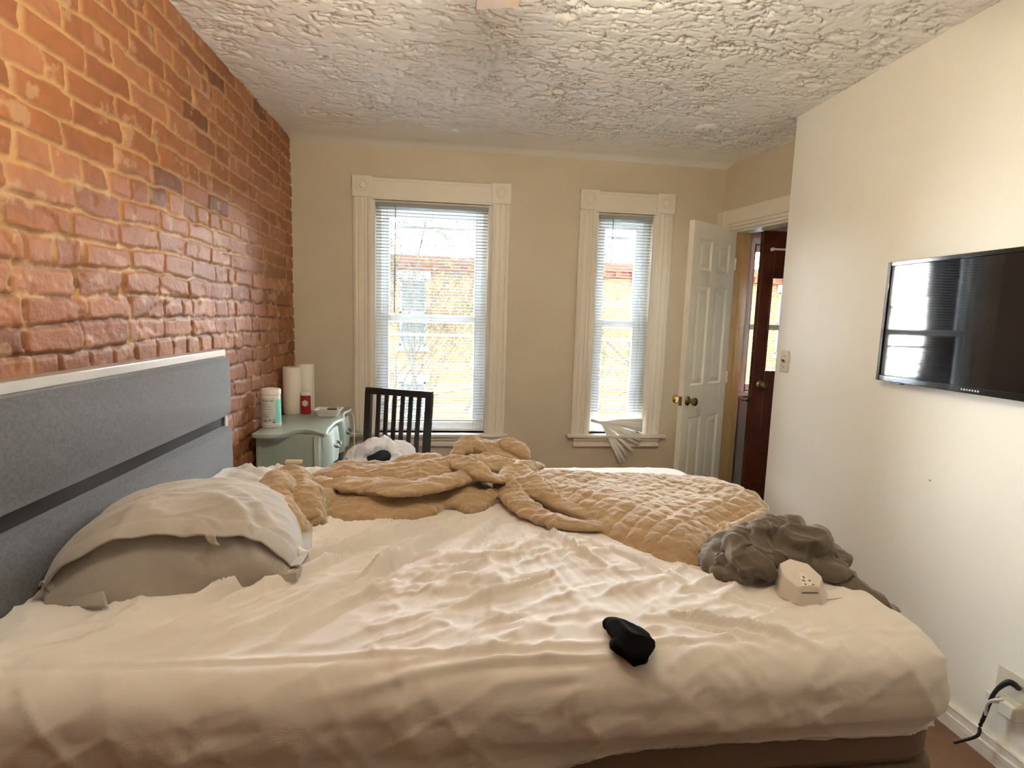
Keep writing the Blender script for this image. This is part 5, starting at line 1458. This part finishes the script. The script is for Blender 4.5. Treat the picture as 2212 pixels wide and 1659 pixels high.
# light switch
sp = [at(0, XR - 0.002, *p) for p in ((1687, 757), (1703, 805))]
sc = Vector((XR, (sp[0].y + sp[1].y) / 2, (sp[0].z + sp[1].z) / 2))
sw = thing('light_switch', 'cream light switch plate near the outside corner of the right-hand wall', 'light switch', sc)
mb = MB(); mb.box(XR - 0.006, XR, sc.y - 0.036, sc.y + 0.036, sc.z - 0.058, sc.z + 0.058); mb.obj('plate', m_plate, sw, bevel=0.003)
mb = MB(); mb.tube([(XR - 0.004, sc.y, sc.z), (XR - 0.012, sc.y, sc.z + 0.004), (XR - 0.020, sc.y, sc.z + 0.010)], [0.007, 0.006, 0.004], 10); mb.obj('toggle', m_brassd, sw)
for s in (-1, 1): MB().lathe([(0.001, 0), (0.0035, 0), (0.003, -0.002), (0.001, -0.0022)], c=(XR - 0.0055, sc.y, sc.z + s * 0.030), n=10, axis='X').obj('screw', m_brassd, sw)
# nail mark
p = at(0, XR, 2010, 1038)
tag(MB().tube([(XR - 0.0005, p.y, p.z), (XR - 0.006, p.y, p.z + 0.002)], 0.0022, 8).obj('wall_nail', m_brassd), 'tiny nail in the right-hand wall below the television', 'nail')
# outlet, adapters, cords
oc = at(0, XR, 2205, 1500)
ol = thing('wall_outlet', 'cream wall outlet low on the right-hand wall', 'outlet', (XR, 1.40, 0.28))
MB().box(XR - 0.006, XR, 1.335, 1.470, 0.205, 0.338).obj('plate', m_plate, ol, bevel=0.003)
for yy in (1.37, 1.435):
    for zz in (0.24, 0.30): MB().box(XR - 0.0075, XR - 0.004, yy - 0.016, yy + 0.016, zz - 0.013, zz + 0.013).obj('socket', m_plate, ol, bevel=0.002)
mb = MB(); mb.box(XR - 0.055, XR - 0.008, 1.362, 1.418, 0.205, 0.262)
ad = mb.obj('power_adapter', m_cabw, bevel=0.01); tag(ad, 'round-edged white power adapter plugged into the low outlet', 'power adapter')
mb = MB(); mb.box(XR - 0.03, XR - 0.008, 1.445, 1.478, 0.212, 0.238)
tag(mb.obj('power_adapter', m_cabw, bevel=0.004), 'smaller white plug at the left edge of the low outlet', 'power adapter')
def aX(px, py, x): return at(0, x, px, py)
mb = MB(); mb.tube([aX(2199, 1486, XR - .012), aX(2190, 1478, XR - .035), aX(2178, 1474, XR - .05), aX(2160, 1484, XR - .05), aX(2146, 1500, XR - .045), aX(2136, 1522, XR - .04), aX(2126, 1548, XR - .04), aX(2117, 1568, XR - .04), aX(2110, 1590, XR - .05), Vector((XR - .07, 1.52, 0.012))], [0.009, 0.010, 0.009, 0.007, 0.006, 0.006, 0.006, 0.0055, 0.005, 0.005], 10, smooth=5)
tag(mb.obj('black_cable', m_cable), 'thick black cable looping down from the low outlet', 'cable')
mb = MB(); mb.tube([aX(2168, 1512, XR - .05), aX(2150, 1512, XR - .055), aX(2136, 1517, XR - .055), aX(2130, 1528, XR - .055), aX(2130, 1545, XR - .05)], 0.0045, 8, smooth=5)
tag(mb.obj('white_cord', m_cabw), 'short white cord crossing the thick black cable by the outlet', 'cord')

# ceiling cover plate
c = Vector((1.435, 3.10, ZC))
mb = MB(); mb.lathe([(0.001, -0.016), (0.058, -0.016), (0.064, -0.012), (0.064, 0.01), (0.001, 0.01)], c=c, n=40)
cv = mb.obj('ceiling_cover_plate', m_ceil); tag(cv, 'round painted-over cover plate on the ceiling near the door', 'cover plate')
for s in (-1, 1): MB().lathe([(0.001, -0.003), (0.004, -0.002), (0.004, 0.001), (0.001, 0.001)], c=c + Vector((s * 0.02, -0.008, -0.016)), n=10).obj('screw', m_brassd, cv)

# ================================================================== CEILING FAN with its lamp
fc = Vector((0.122, 1.0, 2.25))
fan = thing('ceiling_fan', 'ceiling fan, one tan blade tip reaching into view at the top', 'ceiling fan', (fc.x, fc.y, ZC))
MB().lathe([(0.001, 0.26), (0.065, 0.26), (0.06, 0.20), (0.015, 0.19), (0.013, 0.08), (0.10, 0.07), (0.115, 0.04), (0.115, -0.02), (0.09, -0.045), (0.001, -0.045)], c=fc, n=40).obj('motor_housing', m_fanm, fan)
for k in range(5):
    a = math.radians(90 + 72 * k)
    Rz = Matrix.Rotation(a, 4, 'Z')
    outline = [(0.17, -0.045), (0.17, 0.045), (0.30, 0.058), (0.605, 0.064), (0.612, 0.060), (0.545, -0.044), (0.535, -0.050), (0.30, -0.056)]
    V = []
    for zz in (-0.004, 0.004):
        for (x, y) in outline:
            V.append(Matrix.Translation(fc) @ Rz @ Matrix.Rotation(0.20, 4, 'X') @ Vector((x, y, zz)))
    n = len(outline)
    mb = MB().add(V, [tuple(range(n))[::-1], tuple(range(n, 2 * n))] + [(i, (i + 1) % n, n + (i + 1) % n, n + i) for i in range(n)])
    bl = mb.obj('blade', m_fan, fan, bevel=0.0015)
    V = MB(); V.tube([Matrix.Translation(fc) @ Rz @ Vector((0.09, 0, -0.02)), Matrix.Translation(fc) @ Rz @ Vector((0.15, 0, -0.012)), Matrix.Translation(fc) @ Rz @ Vector((0.23, 0, -0.008))], [0.012, 0.02, 0.012], 10, ry=0.004)
    V.obj('blade_bracket', m_fanm, fan)
MB().lathe([(0.095, -0.140), (0.105, -0.135), (0.108, -0.10), (0.105, -0.052), (0.09, -0.046)], c=fc, n=40).obj('lamp_glass', m_bulb, fan)
MB().lathe([(0.001, -0.158), (0.02, -0.156), (0.06, -0.150), (0.112, -0.142), (0.116, -0.138), (0.112, -0.134), (0.001, -0.134)], c=fc, n=40).obj('lamp_light_shield', m_fanm, fan)  # unseen opaque plate, added to hold direct lamp light off the bed

# portals only guide sampling through the openings
for nm, (x0, x1, z0, z1) in (('portal_1', OP1), ('portal_2', OP2), ('portal_3', OP3)):
    ld = bpy.data.lights.new(nm, 'AREA'); ld.shape = 'RECTANGLE'; ld.size = x1 - x0; ld.size_y = z1 - z0; ld.cycles.is_portal = True
    lo = bpy.data.objects.new(nm, ld); COL.objects.link(lo); lo.location = ((x0 + x1) / 2, YF + 0.145, (z0 + z1) / 2)
    lo.rotation_euler = (-PI / 2, 0, 0)
